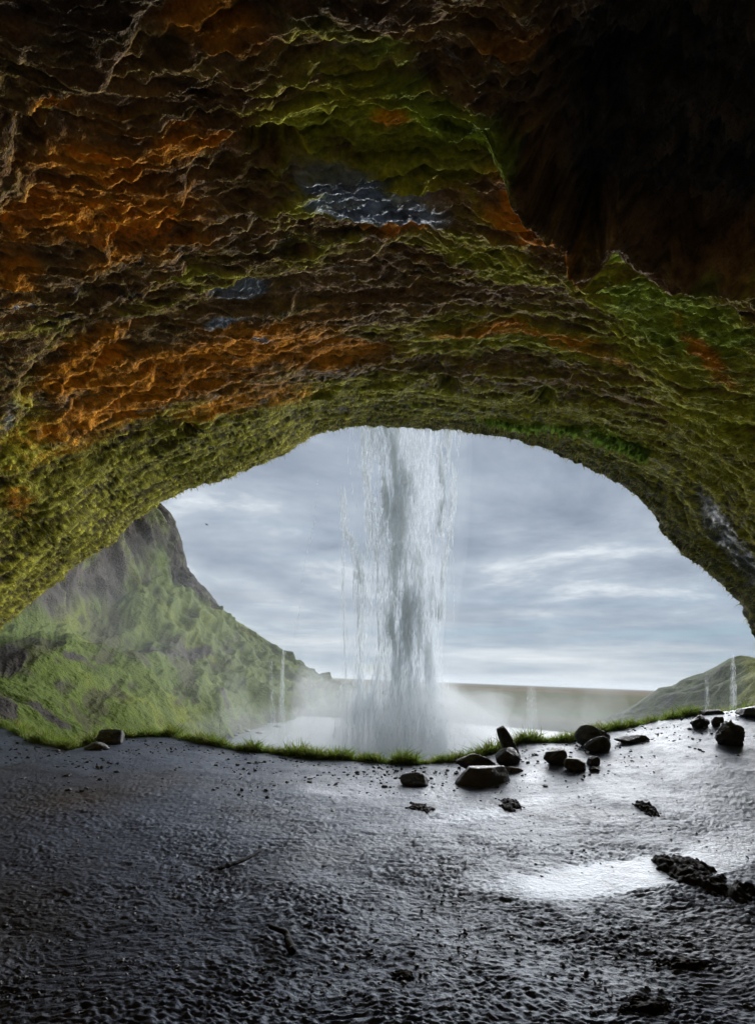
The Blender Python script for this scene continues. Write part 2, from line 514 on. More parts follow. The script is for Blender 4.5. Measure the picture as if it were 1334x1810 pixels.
ALL = np.concatenate([OUT, VP])

# pigments of the vault: bare rock, moss, orange algae, wet grey rock, painted shade
crest = 0.36 * cell + 0.20 * thr + 0.22 * lum + 0.22 * (0.35 + 0.65 * string) + 0.05 * grit
nz = fbm(FLOW * 0.9 + 70, 4); nz2 = fbm(FLOW * 2.6 + 90, 4); nz3 = fbm(FLOW * 7.0 + 50, 3)
rag = 0.50 * nz + 0.50 * nz2 + 0.40 * nz3
vc = np.ones(VAULT.shape) * np.array([0.29, 0.165, 0.062])
vc = mixc(vc, (0.44, 0.235, 0.07), sst(nz2 + 0.3 * nz3, -0.05, 0.4))
vc = mixc(vc, (0.055, 0.047, 0.043), sst(nz3 - 0.5 * nz - 0.3 * (crest - 0.5), 0.02, 0.34))
brown = blob(vpx, vpy, [(760, 520, 260, 50, 0, 1), (560, 480, 200, 50, 0, .8), (250, 720, 160, 60, -30, .7), (900, 690, 90, 30, 12, 0.8)])
vc = mixc(vc, (0.34, 0.20, 0.10), 0.8 * sst(brown + rag * 0.8, 0.3, 0.7))
olive = np.maximum(0.74 * (1 - sst(lipd + 2.5 * nz, 4.5, 8.5)), blob(vpx, vpy, [(640, 200, 260, 90, 5, 0.95), (640, 110, 190, 80, 12, 0.8), (1180, 560, 200, 110, 25, 1.0), (900, 600, 260, 40, 4, 0.75), (620, 340, 130, 50, 8, 0.8),
              (860, 430, 160, 60, 14, .75), (60, 800, 90, 120, 0, 0.75), (340, 500, 200, 50, -10, 0.45), (100, 570, 120, 40, -20, 0.5), (1280, 760, 120, 120, 0, .9), (520, 410, 120, 50, 0, 0.55), (60, 170, 100, 60, 0, 0.4), (1120, 395, 50, 40, 0, .9)]))
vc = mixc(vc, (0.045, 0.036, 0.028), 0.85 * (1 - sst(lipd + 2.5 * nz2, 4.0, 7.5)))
moss = sst(olive + 1.5 * (crest - 0.56) + 0.75 * rag, 0.40, 0.85)
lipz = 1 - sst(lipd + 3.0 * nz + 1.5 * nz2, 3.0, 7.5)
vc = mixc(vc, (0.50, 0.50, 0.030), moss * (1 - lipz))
vc = mixc(vc, (0.135, 0.122, 0.020), moss * lipz)  # gaps by the lip darkened, relief shade put into the moss colour
thread = np.clip(moss * 1.2, 0, 1) * np.maximum(0.45 * sst(crest + 0.2 * nz3, 0.60, 0.72), sst(string + 0.3 * nz3, 0.55, 0.9))
vc = mixc(vc, (0.64, 0.60, 0.06), 0.85 * thread)  # moss threads on crests, their highlight painted into the colour
strand = np.maximum(0.6 * sst(crest + 0.2 * nz3, 0.60, 0.76), sst(string + 0.3 * nz3, 0.5, 0.85)) * (1 - hol)
vc = mixc(vc, (0.42, 0.29, 0.045), 0.5 * strand * (1 - moss))  # same painted highlight on crests without moss
lush = blob(vpx, vpy, [(870, 205, 70, 40, 40, 1), (680, 80, 90, 30, 15, 0.8), (1190, 540, 170, 70, 22, 0.95), (440, 225, 34, 24, 0, 0.9), (960, 745, 200, 16, 6, 0.5), (1090, 770, 80, 22, 14, 0.75),
                       (760, 180, 130, 50, 25, .75), (1290, 385, 40, 30, 0, 0.7), (80, 178, 20, 10, 0, .8), (700, 150, 60, 20, 0, .6), (1130, 400, 50, 28, 0, .7), (980, 320, 40, 20, 40, 0.6)])
lu = sst(lush + 0.7 * rag, 0.32, 0.78)
vc = mixc(vc, (0.42, 0.56, 0.05), lu * (0.55 + 0.45 * sst(crest, 0.4, 0.7)))
oran = blob(vpx, vpy, [(330, 635, 270, 52, -18, 1.0), (560, 605, 130, 26, -2, 1.0), (150, 640, 110, 50, -30, 0.9), (190, 700, 180, 70, -30, 0.8), (170, 300, 190, 170, -20, 0.72), (330, 230, 110, 40, 0, 0.9), (370, 35, 120, 50, 10, 0.9),
                       (90, 160, 110, 40, -10, 0.7), (700, 388, 80, 12, 0, 0.95), (950, 330, 90, 50, 30, 0.9), (1210, 430, 60, 22, 5, 1.0), (1250, 600, 80, 16, 45, 0.85), (20, 440, 60, 90, 0, 0.8), (690, 215, 40, 12, 0, .8),
                       (920, 60, 110, 40, 0, 0.6), (30, 20, 60, 20, 0, .7), (880, 585, 160, 14, 4, 0.65), (1050, 620, 120, 14, 14, 0.55), (30, 890, 40, 40, 0, .5), (430, 690, 170, 36, -12, 0.62), (300, 400, 160, 50, 0, .5)])
og = sst(oran + 0.65 * rag + 0.45 * (crest - 0.55), 0.32, 0.78)
vc = mixc(vc, (0.95, 0.36, 0.02), og * (0.38 + 0.62 * sst(crest + 0.35 * nz3, 0.40, 0.60)))
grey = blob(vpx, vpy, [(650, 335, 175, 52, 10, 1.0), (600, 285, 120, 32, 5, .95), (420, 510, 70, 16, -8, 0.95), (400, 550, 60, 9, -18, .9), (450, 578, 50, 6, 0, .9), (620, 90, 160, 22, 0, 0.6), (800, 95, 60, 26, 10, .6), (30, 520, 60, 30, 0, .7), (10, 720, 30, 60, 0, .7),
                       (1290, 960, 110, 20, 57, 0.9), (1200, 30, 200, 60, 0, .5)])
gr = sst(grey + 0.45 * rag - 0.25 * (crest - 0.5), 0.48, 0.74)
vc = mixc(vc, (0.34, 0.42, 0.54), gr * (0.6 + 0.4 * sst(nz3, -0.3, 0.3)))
vc = mixc(vc, (0.105, 0.095, 0.075), 0.9 * sst(hol, 0.1, 0.8) * (1 - 0.4 * sst(nz2, 0, 0.4)))  # hollow's shade painted in as darker pigment
blackw = blob(vpx, vpy, [(1292, 962, 120, 30, 57, 1)])
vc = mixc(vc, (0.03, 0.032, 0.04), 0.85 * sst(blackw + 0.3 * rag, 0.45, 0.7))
vc = mixc(vc, (0.075, 0.055, 0.04), 0.8 * blob(vpx, vpy, [(930, 90, 110, 100, 0, .6), (90, -10, 240, 70, 0, 1.0), (600, -20, 200, 40, 0, 0.8)]))  # spots along the top painted darker against the light they catch
# the outermost rim is bare dark rock with thin moss
vc = vc * (1 + 0.75 * np.clip(fibre * 2.2, -0.9, 0.9))[..., None]
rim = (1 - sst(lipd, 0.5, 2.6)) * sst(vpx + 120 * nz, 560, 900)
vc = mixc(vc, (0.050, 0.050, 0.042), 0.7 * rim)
vw = 0.10 + 0.85 * np.maximum(gr, sst(blackw, 0.4, 0.7)) + 0.25 * sst(nz2, 0.1, 0.5) - 0.3 * np.maximum(moss, og)
oc = np.ones(OUT.shape) * np.array([0.07, 0.06, 0.05])
oc = mixc(oc, (0.10, 0.12, 0.03), sst(fbm(OUT * 0.5, 3), -0.1, 0.3))
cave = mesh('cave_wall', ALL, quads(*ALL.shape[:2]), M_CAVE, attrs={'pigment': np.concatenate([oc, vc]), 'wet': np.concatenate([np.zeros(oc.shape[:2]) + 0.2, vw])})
tag(cave, 'arched cave roof and walls of dark rock streaked with moss and orange algae', kind='structure')

# moss threads standing on the crests of the roof and fringing the lip
VN = grid_normals(VP)
VN = VN * np.sign((VN * N).sum(-1, keepdims=True))


def tufts(idx, P0, Nrm, length, width, cols, droop):
    """thin three-sided curved threads: 4 verts at the root and middle, one at the tip"""
    n = len(P0)
    t1 = np.cross(Nrm, rng.normal(size=(n, 3))); t1 /= np.maximum(np.linalg.norm(t1, axis=1, keepdims=True), 1e-6)
    dirv = Nrm * 0.8 + 0.7 * rng.normal(size=(n, 3)) * 0.5
    dirv /= np.linalg.norm(dirv, axis=1, keepdims=True)
    Lh = length[:, None]; Wd = width[:, None]
    mid = P0 + dirv * Lh * 0.5
    tip = mid + dirv * Lh * 0.3 + np.array([0, 0, -1.0]) * Lh * droop
    V = np.stack([P0 - dirv * 0.02 - t1 * Wd, P0 - dirv * 0.02 + t1 * Wd, mid + t1 * Wd * 0.7, mid - t1 * Wd * 0.7, tip], 1)
    b = (np.arange(n) * 5)[:, None]
    tri = np.concatenate([b + np.array([[0, 1, 2]]), b + np.array([[0, 2, 3]]), b + np.array([[3, 2, 4]])])
    return V.reshape(-1, 3), tri, np.repeat(cols, 5, axis=0)


flat_w = (thread * sst(string, 0.7, 0.95) * (1 - hol) * (1 - sst(lipd, 5.0, 8.5)) + 0.004 * moss * (1 - sst(lipd, 3, 6)))
flat_w[(vpx < -60) | (vpx > 1400) | ~front] = 0
pw = flat_w.ravel() / flat_w.sum()
ids = rng.choice(len(pw), 9000, p=pw)
lipn = rng.choice(np.where((vpx[0] > -60) & (vpx[0] < 1400))[0], 3000) + NTH * rng.integers(0, 14, 3000)
ids = np.concatenate([ids, lipn])
jit = rng.normal(size=(len(ids), 3)) * 0.012
cc = np.array([0.34, 0.31, 0.07]) * rng.uniform(0.45, 1.15, (len(ids), 1)) * np.array([1, 1, 1.0]) + rng.uniform(-0.03, 0.03, (len(ids), 3)) * np.array([1, 1, .4])
ogl = og.ravel()[ids][:, None]
cc = np.clip(cc * (1 - ogl) + np.array([0.45, 0.16, 0.03]) * ogl, 0.01, 1)
ln = rng.uniform(0.03, 0.10, len(ids)); ln[-3000:] = rng.uniform(0.04, 0.17, 3000)
Vt, Tt, Ct = tufts(ids, VP.reshape(-1, 3)[ids] + jit, VN.reshape(-1, 3)[ids], ln, rng.uniform(0.004, 0.010, len(ids)), cc, 0.4)
o = mesh('hanging_moss', Vt, Tt, M_MOSS, cave, {'pigment': Ct})
o['kind'] = 'stuff'
o['label'] = 'yellow-green moss threads along the cave lip'

# leafy plants hanging under the brow
lw = (sst(blob(vpx, vpy, [(1085, 772, 60, 14, 14, 1), (1130, 785, 30, 14, 14, 1), (930, 742, 110, 8, 5, 0.8), (1010, 752, 50, 8, 8, .9)]) + 0.5 * rag, 0.5, 0.9)).ravel()
ids = rng.choice(len(lw), 600, p=lw / lw.sum())
n = len(ids)
base = VP.reshape(-1, 3)[ids]
d = VN.reshape(-1, 3)[ids] * 0.6 + rng.normal(size=(n, 3)) * 0.45 + np.array([0, -0.2, -0.5]); d /= np.linalg.norm(d, axis=1, keepdims=True)
sd_ = np.cross(d, rng.normal(size=(n, 3))); sd_ /= np.linalg.norm(sd_, axis=1, keepdims=True)
ll = rng.uniform(0.08, 0.24, (n, 1))
V = np.stack([base, base + d * ll * .5 + sd_ * ll * .28, base + d * ll, base + d * ll * .5 - sd_ * ll * .28], 1)
pc = np.repeat(np.array([0.17, 0.27, 0.04]) * rng.uniform(0.5, 1.5, (n, 1)), 4, axis=0)
o = mesh('leafy_plants', V, np.arange(4 * n).reshape(n, 4), M_GRASS, cave, {'pigment': pc})
o['kind'] = 'stuff'
o['label'] = 'bright green leafy plants hanging below the brow'

# ------------------------------------------------------------------ hills
def loft(rows, px, NR, smooth=True):
    """rows: list of (table of px,py,distance); lofted bottom to top into a grid of points"""
    R_ = []
    for tb in rows:
        tb = np.array(tb, float)
        R_.append(at(px, np.interp(px, tb[:, 0], tb[:, 1]), np.interp(px, tb[:, 0], tb[:, 2])))
    R_ = np.stack(R_)
    k = np.linspace(0, len(rows) - 1, NR)
    i = np.clip(k.astype(int), 0, len(rows) - 2)
    f = (k - i)[:, None, None]
    p0, p1, p2, p3 = R_[np.maximum(i - 1, 0)], R_[i], R_[i + 1], R_[np.minimum(i + 2, len(rows) - 1)]
    cat = 0.5 * (2 * p1 + (p2 - p0) * f + (2 * p0 - 5 * p1 + 4 * p2 - p3) * f ** 2 + (3 * p1 - p0 - 3 * p2 + p3) * f ** 3)
    return 0.5 * cat + 0.5 * (p1 + (p2 - p1) * f), k


ROWS_H = [
    [(-320, 1420, 14), (0, 1400, 14.5), (100, 1390, 15.5), (200, 1372, 20), (300, 1345, 30), (380, 1312, 43), (430, 1300, 47), (480, 1290, 56), (560, 1268, 78), (640, 1250, 105)],
    [(-320, 1300, 15), (0, 1268, 15.5), (60, 1285, 17), (130, 1290, 20), (220, 1290, 26), (300, 1290, 35), (380, 1285, 46), (430, 1270, 51), (480, 1265, 60), (560, 1250, 82), (640, 1240, 108)],
    [(-320, 1240, 18), (0, 1215, 19), (60, 1215, 22), (130, 1225, 26), (220, 1235, 32), (300, 1240, 40), (380, 1240, 50), (430, 1235, 57), (480, 1238, 66), (560, 1238, 87), (640, 1235, 112)],
    [(-320, 1180, 22), (0, 1172, 23), (60, 1138, 26), (120, 1136, 30), (180, 1155, 35), (240, 1170, 41), (300, 1178, 49), (380, 1200, 60), (430, 1205, 68), (480, 1214, 76), (560, 1228, 95), (640, 1232, 118)],
    [(-320, 1160, 30), (0, 1150, 31), (60, 1130, 34), (120, 1128, 40), (180, 1140, 46), (240, 1140, 54), (300, 1135, 62), (380, 1160, 74), (430, 1170, 82), (480, 1188, 90), (560, 1212, 106), (640, 1228, 125)],
    [(-320, 1120, 36), (0, 1110, 36), (60, 1105, 40), (120, 1100, 48), (180, 1085, 58), (240, 1040, 72), (280, 1022, 82), (330, 1050, 90), (380, 1090, 98), (430, 1125, 106), (480, 1158, 112), (560, 1202, 124), (640, 1224, 138)],
    [(-320, 940, 40), (0, 930, 40), (60, 915, 45), (120, 900, 54), (180, 890, 66), (240, 890, 80), (284, 897, 90), (300, 925, 93), (315, 962, 95), (324, 1008, 97), (345, 1035, 100), (375, 1062, 104), (382, 1077, 106),
     (400, 1088, 108), (430, 1105, 112), (470, 1131, 116), (500, 1152, 120), (540, 1180, 126), (575, 1200, 132), (640, 1222, 146)],
    [(-320, 880, 60), (0, 880, 60), (120, 870, 76), (240, 880, 100), (300, 925, 112), (324, 1012, 118), (382, 1085, 128), (430, 1113, 140), (500, 1160, 150), (575, 1208, 165), (640, 1228, 180)],
    [(-320, 1000, 110), (0, 1000, 110), (240, 1050, 150), (382, 1150, 180), (500, 1200, 200), (640, 1240, 230)],
]
px = np.concatenate([np.linspace(-320, -20, 40), np.linspace(-18, 640, 380)])
HP, kk = loft(ROWS_H, px, 330)
N = grid_normals(HP)
N = N * np.sign((N * (CAM + np.array([20, 0, 60]) - HP)).sum(-1, keepdims=True))
Y = HP[..., 1]
hpx, hpy = to_px(HP)
k2 = kk[:, None] + 0 * hpx
sc = np.clip(Y / 60.0, 0.35, 1.8)[..., None]
wv = np.stack([fbm(HP * 0.06 + 3, 3), fbm(HP * 0.06 + 23, 3), fbm(HP * 0.06 + 43, 3)], -1)
cliff = sst(k2 + 0.35 * wv[..., 0] * 2, 5.0, 5.35) * (1 - sst(k2, 6.6, 7.4)) * (1 - sst(hpx + 30 * wv[..., 1], 372, 392))
# spurs and gullies that run down the slope to the right
along = np.stack([HP[..., 0] * 0.15 + HP[..., 2] * 0.05, HP[..., 1] * 0.05 + HP[..., 0] * 0.08, HP[..., 2] * 0.03], -1)
spur = ridged(along * 0.9 + 0.5 * wv, 3, 0.55)
lump = ridged(HP / (sc * 7.0) + 0.8 * wv, 3, 0.55)
tus = fbm(HP / (sc * 1.6), 4, 0.6)
col_ = ridged(HP * np.array([0.16, 0.16, 0.035]) + wv, 4, 0.6)        # upright ribs of the rock wall
hd = sc[..., 0] * ((1 - cliff) * (2.6 * (spur - 0.55) + 1.0 * (lump - 0.55) + 0.55 * tus) + cliff * (2.6 * (col_ - 0.5) + 0.6 * tus))
hd *= 1 - 0.75 * sst(k2, 5.6, 6.0) * (1 - cliff) * sst(hpx, 380, 420)
hd *= 1 - 0.5 * sst(k2, 5.6, 6.0) * sst(hpx, 260, 280)
HP2 = HP + N * hd[..., None]
nz = fbm(HP * 0.12 + 7, 4); nz2 = fbm(HP * 0.5 + 17, 4)
hc = np.ones(HP.shape) * np.array([0.085, 0.115, 0.018])
hc = mixc(hc, (0.140, 0.160, 0.020), sst(nz + 0.5 * nz2, -0.05, 0.45))
hc = mixc(hc, (0.058, 0.088, 0.016), sst(nz2 - 0.3 * nz, 0.05, 0.4) * 0.8)
rockm = np.maximum(cliff, sst(blob(hpx, hpy, [(255, 1155, 110, 16, 6, 1.0), (330, 1150, 70, 12, 14, 0.9), (150, 1160, 70, 12, 10, 0.9), (110, 1215, 40, 26, 40, 0.9), (75, 1268, 60, 18, 32, 1), (20, 1165, 40, 26, -30, 1.2), (0, 1265, 34, 34, 30, 1.3), (390, 1240, 50, 22, 40, 0.75),
        (330, 1225, 20, 26, 0, .7), (265, 1215, 30, 12, 20, .7), (400, 1155, 60, 8, 5, .8), (290, 1275, 40, 14, 30, .6)]) + 0.5 * nz2 + 0.3 * nz, 0.58, 0.82))
hc = mixc(hc, (0.050, 0.045, 0.022), 0.75 * sst(0.6 - lump + 0.5 * nz2, 0.10, 0.32) * (1 - cliff))  # troughs between lumps painted darker, shade put into the turf colour
hc = mixc(hc, (0.052, 0.043, 0.036), rockm)
hc = mixc(hc, (0.075, 0.058, 0.047), cliff * sst(nz2 + nz, 0, 0.4))
hc = mixc(hc, (0.13, 0.15, 0.05), cliff * sst(nz + 0.4 * tus + 0.4 * blob(hpx, hpy, [(275, 970, 30, 50, 20, 1.0)]), 0.12, 0.42) * 0.8)
hc = mixc(hc, (0.045, 0.040, 0.036), 0.6 * rockm * sst(col_ - 0.3 * nz2, 0.65, 0.35) )
o = mesh('hillside_terrain', HP2, quads(*HP2.shape[:2]), M_HILL, attrs={'pigment': hc})
tag(o, 'steep green hillside with a brown rock wall left of the waterfall', kind='structure')

ROWS_R = [
    [(1060, 1320, 60), (1120, 1310, 58), (1200, 1310, 55), (1334, 1310, 40), (1500, 1330, 30), (1700, 1340, 28)],
    [(1060, 1290, 66), (1120, 1274, 63), (1200, 1268, 60), (1334, 1250, 46), (1500, 1250, 34), (1700, 1250, 32)],
    [(1060, 1282, 72), (1120, 1258, 70), (1160, 1245, 68), (1250, 1225, 62), (1334, 1205, 52), (1500, 1160, 42), (1700, 1100, 40)],
    [(1060, 1276, 80), (1110, 1256, 80), (1135, 1238, 78), (1150, 1227, 78), (1166, 1217, 78), (1190, 1213, 77), (1205, 1203, 76), (1240, 1192, 74), (1265, 1181, 72), (1290, 1166, 70), (1305, 1161, 68), (1320, 1162, 66), (1340, 1168, 64), (1400, 1130, 60), (1500, 1060, 56), (1700, 960, 54)],
    [(1060, 1280, 95), (1150, 1236, 95), (1240, 1200, 92), (1305, 1170, 88), (1340, 1172, 86), (1500, 1080, 80), (1700, 980, 80)],
    [(1060, 1290, 140), (1240, 1240, 140), (1500, 1180, 130), (1700, 1150, 120)],
]
px = np.linspace(1060, 1700, 260)
RP, kk = loft(ROWS_R, px, 150)
N = grid_normals(RP)
N = N * np.sign((N * (CAM + np.array([-20, 0, 60]) - RP)).sum(-1, keepdims=True))
rpx, rpy = to_px(RP)
wv = np.stack([fbm(RP * 0.08 + 3, 3), fbm(RP * 0.08 + 23, 3), fbm(RP * 0.08 + 43, 3)], -1)
rd = 1.5 * (ridged(RP * 0.12 + wv, 3) - 0.55) + 0.5 * fbm(RP * 0.6, 4, 0.6)
rd *= 1 - 0.6 * sst(kk, 2.6, 3.0)[:, None] * (1 - sst(kk, 3.4, 4.0))[:, None]
RP2 = RP + N * rd[..., None]
nz = fbm(RP * 0.2 + 7, 4); nz2 = fbm(RP * 0.7 + 17, 4)
rc = np.ones(RP.shape) * np.array([0.075, 0.095, 0.035])
rc = mixc(rc, (0.06, 0.06, 0.045), sst(nz + 0.5 * nz2, 0.05, 0.4))
rc = mixc(rc, (0.19, 0.20, 0.045), sst(rpx + 60 * nz2, 1295, 1330))
o = mesh('mossy_hill', RP2, quads(*RP2.shape[:2]), M_HILL, attrs={'pigment': rc})
tag(o, 'low misty green hill on the right beyond the cave edge', kind='structure')

# ------------------------------------------------------------------ plain and pool
POOL_Z, PLAIN_Z = -4.0, -3.2
gy = np.concatenate([np.linspace(-60, 20, 12), np.linspace(22, 140, 150), np.geomspace(143, 24000, 150)])
gx = np.concatenate([-np.geomspace(24000, 135, 40), np.linspace(-130, 130, 150), np.geomspace(135, 24000, 40)])
YY, XX = np.meshgrid(gy, gx, indexing='ij')
G = np.stack([XX, YY, 0 * XX], -1)
far = sst(YY, 120, 500)
z = PLAIN_Z + 0.5 * fbm(G * 0.05, 3) + 0.9 * far * fbm(G * 0.004 + 5, 3) + 0.15 * fbm(G * 0.4, 3)
sh = 6 * fbm(G * 0.05 + 30, 3)
pool = 1 - sst(np.hypot((XX + 6) / 40, (YY - 48) / 28) + sh * 0.012, 0.80, 1.0)
rx = np.interp(YY, [40, 75, 100, 130, 170, 240, 400, 800], [10, 24, 45, 62, 70, 110, 200, 520])
river = (1 - sst(np.abs(XX - rx + 0.5 * sh), 1.2, 3.5 + 0.01 * YY)) * sst(YY, 40, 60) * (1 - sst(YY, 135, 170))
river = 0 * river
z = z - 3.0 * pool
z = z - 0.5 * (1 - sst(YY, 15, 24))
G[..., 2] = z
gq = G * np.array([0.35, 1, 1])
n1 = fbm(gq * 0.02, 4); n2 = fbm(gq * 0.004 + 9, 4)
gc = np.ones(G.shape) * np.array([0.105, 0.100, 0.045])
gc = mixc(gc, (0.080, 0.110, 0.038), sst(n1, -0.1, 0.2))
gc = mixc(gc, (0.185, 0.120, 0.070), sst(YY, 150, 420) * sst(n2 + 0.4 * n1, -0.25, 0.15) * 0.9)
gc = mixc(gc, (0.045, 0.055, 0.026), sst(YY, 700, 1500) * sst(n2, 0.0, 0.3))
gc = mixc(gc, (0.30, 0.33, 0.35), sst(YY, 2600, 3200) * (1 - sst(YY, 5200, 6000)) * sst(XX, -200, 900) * 0.9)   # pale sandy shore strip far out
gc = mixc(gc, (0.05, 0.05, 0.05), np.maximum(pool, river) * 0.8)
o = mesh('ground', G, quads(*G.shape[:2]), M_PLAIN, attrs={'pigment': gc})
tag(o, 'flat olive and brown coastal plain reaching to the horizon', kind='structure')

m, t = new_mat('pool_water')
pos = t.n('ShaderNodeTexCoord').outputs['Object']
h1 = t.noise(t.v('MULTIPLY', pos, (1, 0.8, 1)), 1.6, 4, 0.6, 0.4)
h2 = t.noise(pos, 6.0, 3, 0.6)
bmp = t.n('ShaderNodeBump', {'Height': t.m('ADD', h1, t.m('MULTIPLY', h2, 0.35)), 'Strength': 0.8, 'Distance': 0.35}).outputs[0]
dist = t.v('DISTANCE', pos, (2.2, 38.0, POOL_Z))
foam = t.m('ADD', t.rng(dist, 3, 20, 0.6, 0.0), t.rng(h1, 0.55, 0.75, 0.0, 0.35), clamp=True)
colw = t.mix(foam, (0.045, 0.065, 0.07), (0.22, 0.26, 0.29))
b = t.n('ShaderNodeBsdfPrincipled', {'Base Color': colw, 'Roughness': 0.45, 'IOR': 1.33, 'Normal': bmp})
t.t.links.new(b.outputs[0], t.n('ShaderNodeOutputMaterial').inputs[0])
yy, xx = np.meshgrid(np.concatenate([np.linspace(16, 130, 160), np.linspace(135, 900, 60)]), np.linspace(-75, 90, 200), indexing='ij')
xx = xx + np.interp(yy, [16, 100, 170, 240, 400, 900], [0, 10, 40, 90, 190, 560])
WP = np.stack([xx, yy, POOL_Z + 0 * xx], -1)
WP[..., 2] += 0.10 * fbm(WP * 0.5, 3) * np.exp(-(yy - 40) / 60)
o = mesh('pool_water', WP, quads(*xx.shape), m)
tag(o, 'choppy grey plunge pool under the waterfall with a stream leaving it', kind='structure')

# ------------------------------------------------------------------ waterfall and trickles
m, t = new_mat('falling_water')
df = t.n('ShaderNodeBsdfPrincipled', {'Base Color': (0.70, 0.74, 0.78, 1), 'Roughness': 0.5}).outputs[0]
tr = t.n('ShaderNodeBsdfTranslucent', {'Color': (0.80, 0.84, 0.88, 1)}).outputs[0]
t.t.links.new(t.n('ShaderNodeMixShader', {0: 0.36, 1: df, 2: tr}).outputs[0], t.n('ShaderNodeOutputMaterial').inputs[0])
M_FALL = m


_vol = {}


def spray_mat(density):
    k = round(density, 5)
    if k not in _vol:
        m_, t_ = new_mat('spray')
        vol = t_.n('ShaderNodeVolumePrincipled', {'Color': (0.97, 0.985, 1.0, 1), 'Density': density, 'Anisotropy': 0.1})
        t_.t.links.new(vol.outputs[0], t_.n('ShaderNodeOutputMaterial').inputs['Volume'])
        _vol[k] = m_
    return _vol[k]


def strands(name, table, n, Y, dY, parent, clump=0.0, seed=0, lpx=(8, 34), wpx=(0.2, 0.75), xs=14.0, ys=110.0, wander=0.0):
    """falling strings of drops: thin three-sided spindles between py0 and py1 about a wandering centre line"""
    g = np.random.default_rng(seed)
    tb = np.array(table, float)
    wt = np.maximum(tb[:, 2], 0.5) * (tb[:, 3] if tb.shape[1] > 3 else 1)
    fine = np.linspace(tb[0, 0], tb[-1, 0], 400)
    pdf = np.interp(fine, tb[:, 0], wt)
    m_ = int(n * 3.2)
    py = g.choice(fine, m_, p=pdf / pdf.sum()) + g.uniform(-2, 2, m_)
    cx_, hw = np.interp(py, tb[:, 0], tb[:, 1]), np.interp(py, tb[:, 0], tb[:, 2])
    gx_ = np.clip(g.normal(size=m_) * 0.5, -1.15, 1.15)
    px = cx_ + hw * gx_ + wander * perlin(np.stack([py / 60.0, gx_ * 2, 0 * py + seed], -1))
    nz = fbm(np.stack([px / xs, py / ys, 0 * px + 3.1 * seed], -1), 3, 0.6)
    keep = np.argsort(-(nz + (1 - clump) * g.normal(size=m_)))[:n]
    px, py = px[keep], py[keep]
    Yd = Y + dY * g.normal(size=n) * 0.5
    c = at(px, py, Yd)
    hl = g.uniform(*lpx, n) / F * Yd * 0.5
    wd = g.uniform(*wpx, n) / F * Yd * 0.5
    lean = np.stack([g.normal(size=n) * 0.05, g.normal(size=n) * 0.05, np.ones(n)], -1)
    up = lean * hl[:, None]
    a = g.uniform(0, 6.28, n)
    sdv = np.stack([np.cos(a), np.sin(a), 0 * a], -1) * wd[:, None] * 1.3
    V = np.stack([c + up, c + sdv - up * 0.3, c - up, c - sdv - up * 0.3], 1).reshape(-1, 3)
    T = np.arange(4 * n).reshape(n, 4)
    o = mesh(name, V, T, M_FALL, parent)
    if parent is not None: o['kind'] = 'stuff'
    return o


def empty(name, loc):
    e = bpy.data.objects.new(name, None)
    COL.objects.link(e)
    e.location = loc
    e.empty_display_size = 0.1
    return e


def fixparent(o, p):
    o.parent = p
    o.matrix_parent_inverse = Matrix.Translation(-Vector(p.location))
    return o


wf = empty('waterfall', tuple(at(715, 1338, 38.0)))
tag(wf, 'tall white waterfall dropping past the cave mouth into the pool', 'waterfall')
parts = [
    # (py, centre, half width, density)
    ('main_curtain', [(600, 690, 34, 1), (760, 690, 40, 1), (900, 705, 44, 1.1), (1060, 718, 44, 1.1), (1150, 724, 46, 0.9), (1240, 722, 54, 0.45), (1345, 715, 80, 0.12)], 15000, 38, 2.4, 0.6, 1),
    ('right_stream', [(600, 790, 20, 1), (760, 793, 17, 1), (900, 788, 15, 1), (1000, 780, 13, 1.1), (1092, 774, 11, 1.3)], 2600, 37, 0.9, 0.75, 2),
    ('middle_veil', [(600, 750, 26, 1), (760, 748, 24, 1), (1000, 755, 18, .8), (1200, 765, 20, .8), (1330, 770, 36, 1)], 1700, 38.5, 1.2, 0.7, 3),
    ('left_stream', [(860, 606, 4, 1), (935, 610, 6, 1), (960, 626, 9, 1.2), (1020, 634, 9, 1.2), (1098, 636, 7, 1.1), (1180, 634, 6, .6)], 420, 37.5, 0.6, 0.7, 4),
    ('left_veil', [(600, 645, 22, 1), (800, 640, 20, .8), (1000, 660, 18, 0.7), (1150, 655, 40, .7), (1330, 655, 62, 1.2)], 2600, 38.5, 1.5, 0.75, 5),
    ('thread_stream', [(870, 604, 2, .1), (960, 606, 2, .6), (1050, 607, 2.5, 1), (1200, 610, 4, 1), (1310, 612, 8, .6)], 110, 37, 0.3, 0.5, 6),
    ('splash', [(1180, 718, 40, 0.3), (1260, 712, 80, 0.7), (1310, 708, 110, 1.0), (1345, 705, 125, 1.0)], 3000, 37.5, 4.0, 0.5, 8),
]
for nm, tb, n, Y, dY, cl, sd_i in parts:
    o = strands(nm, tb, int(n * 3.6), Y, dY, wf, min(0.9, cl + 0.1), sd_i, lpx=(3, 9) if nm == 'splash' else (4, 22), xs=15.0, ys=130.0, wander=7.0)
    fixparent(o, wf)

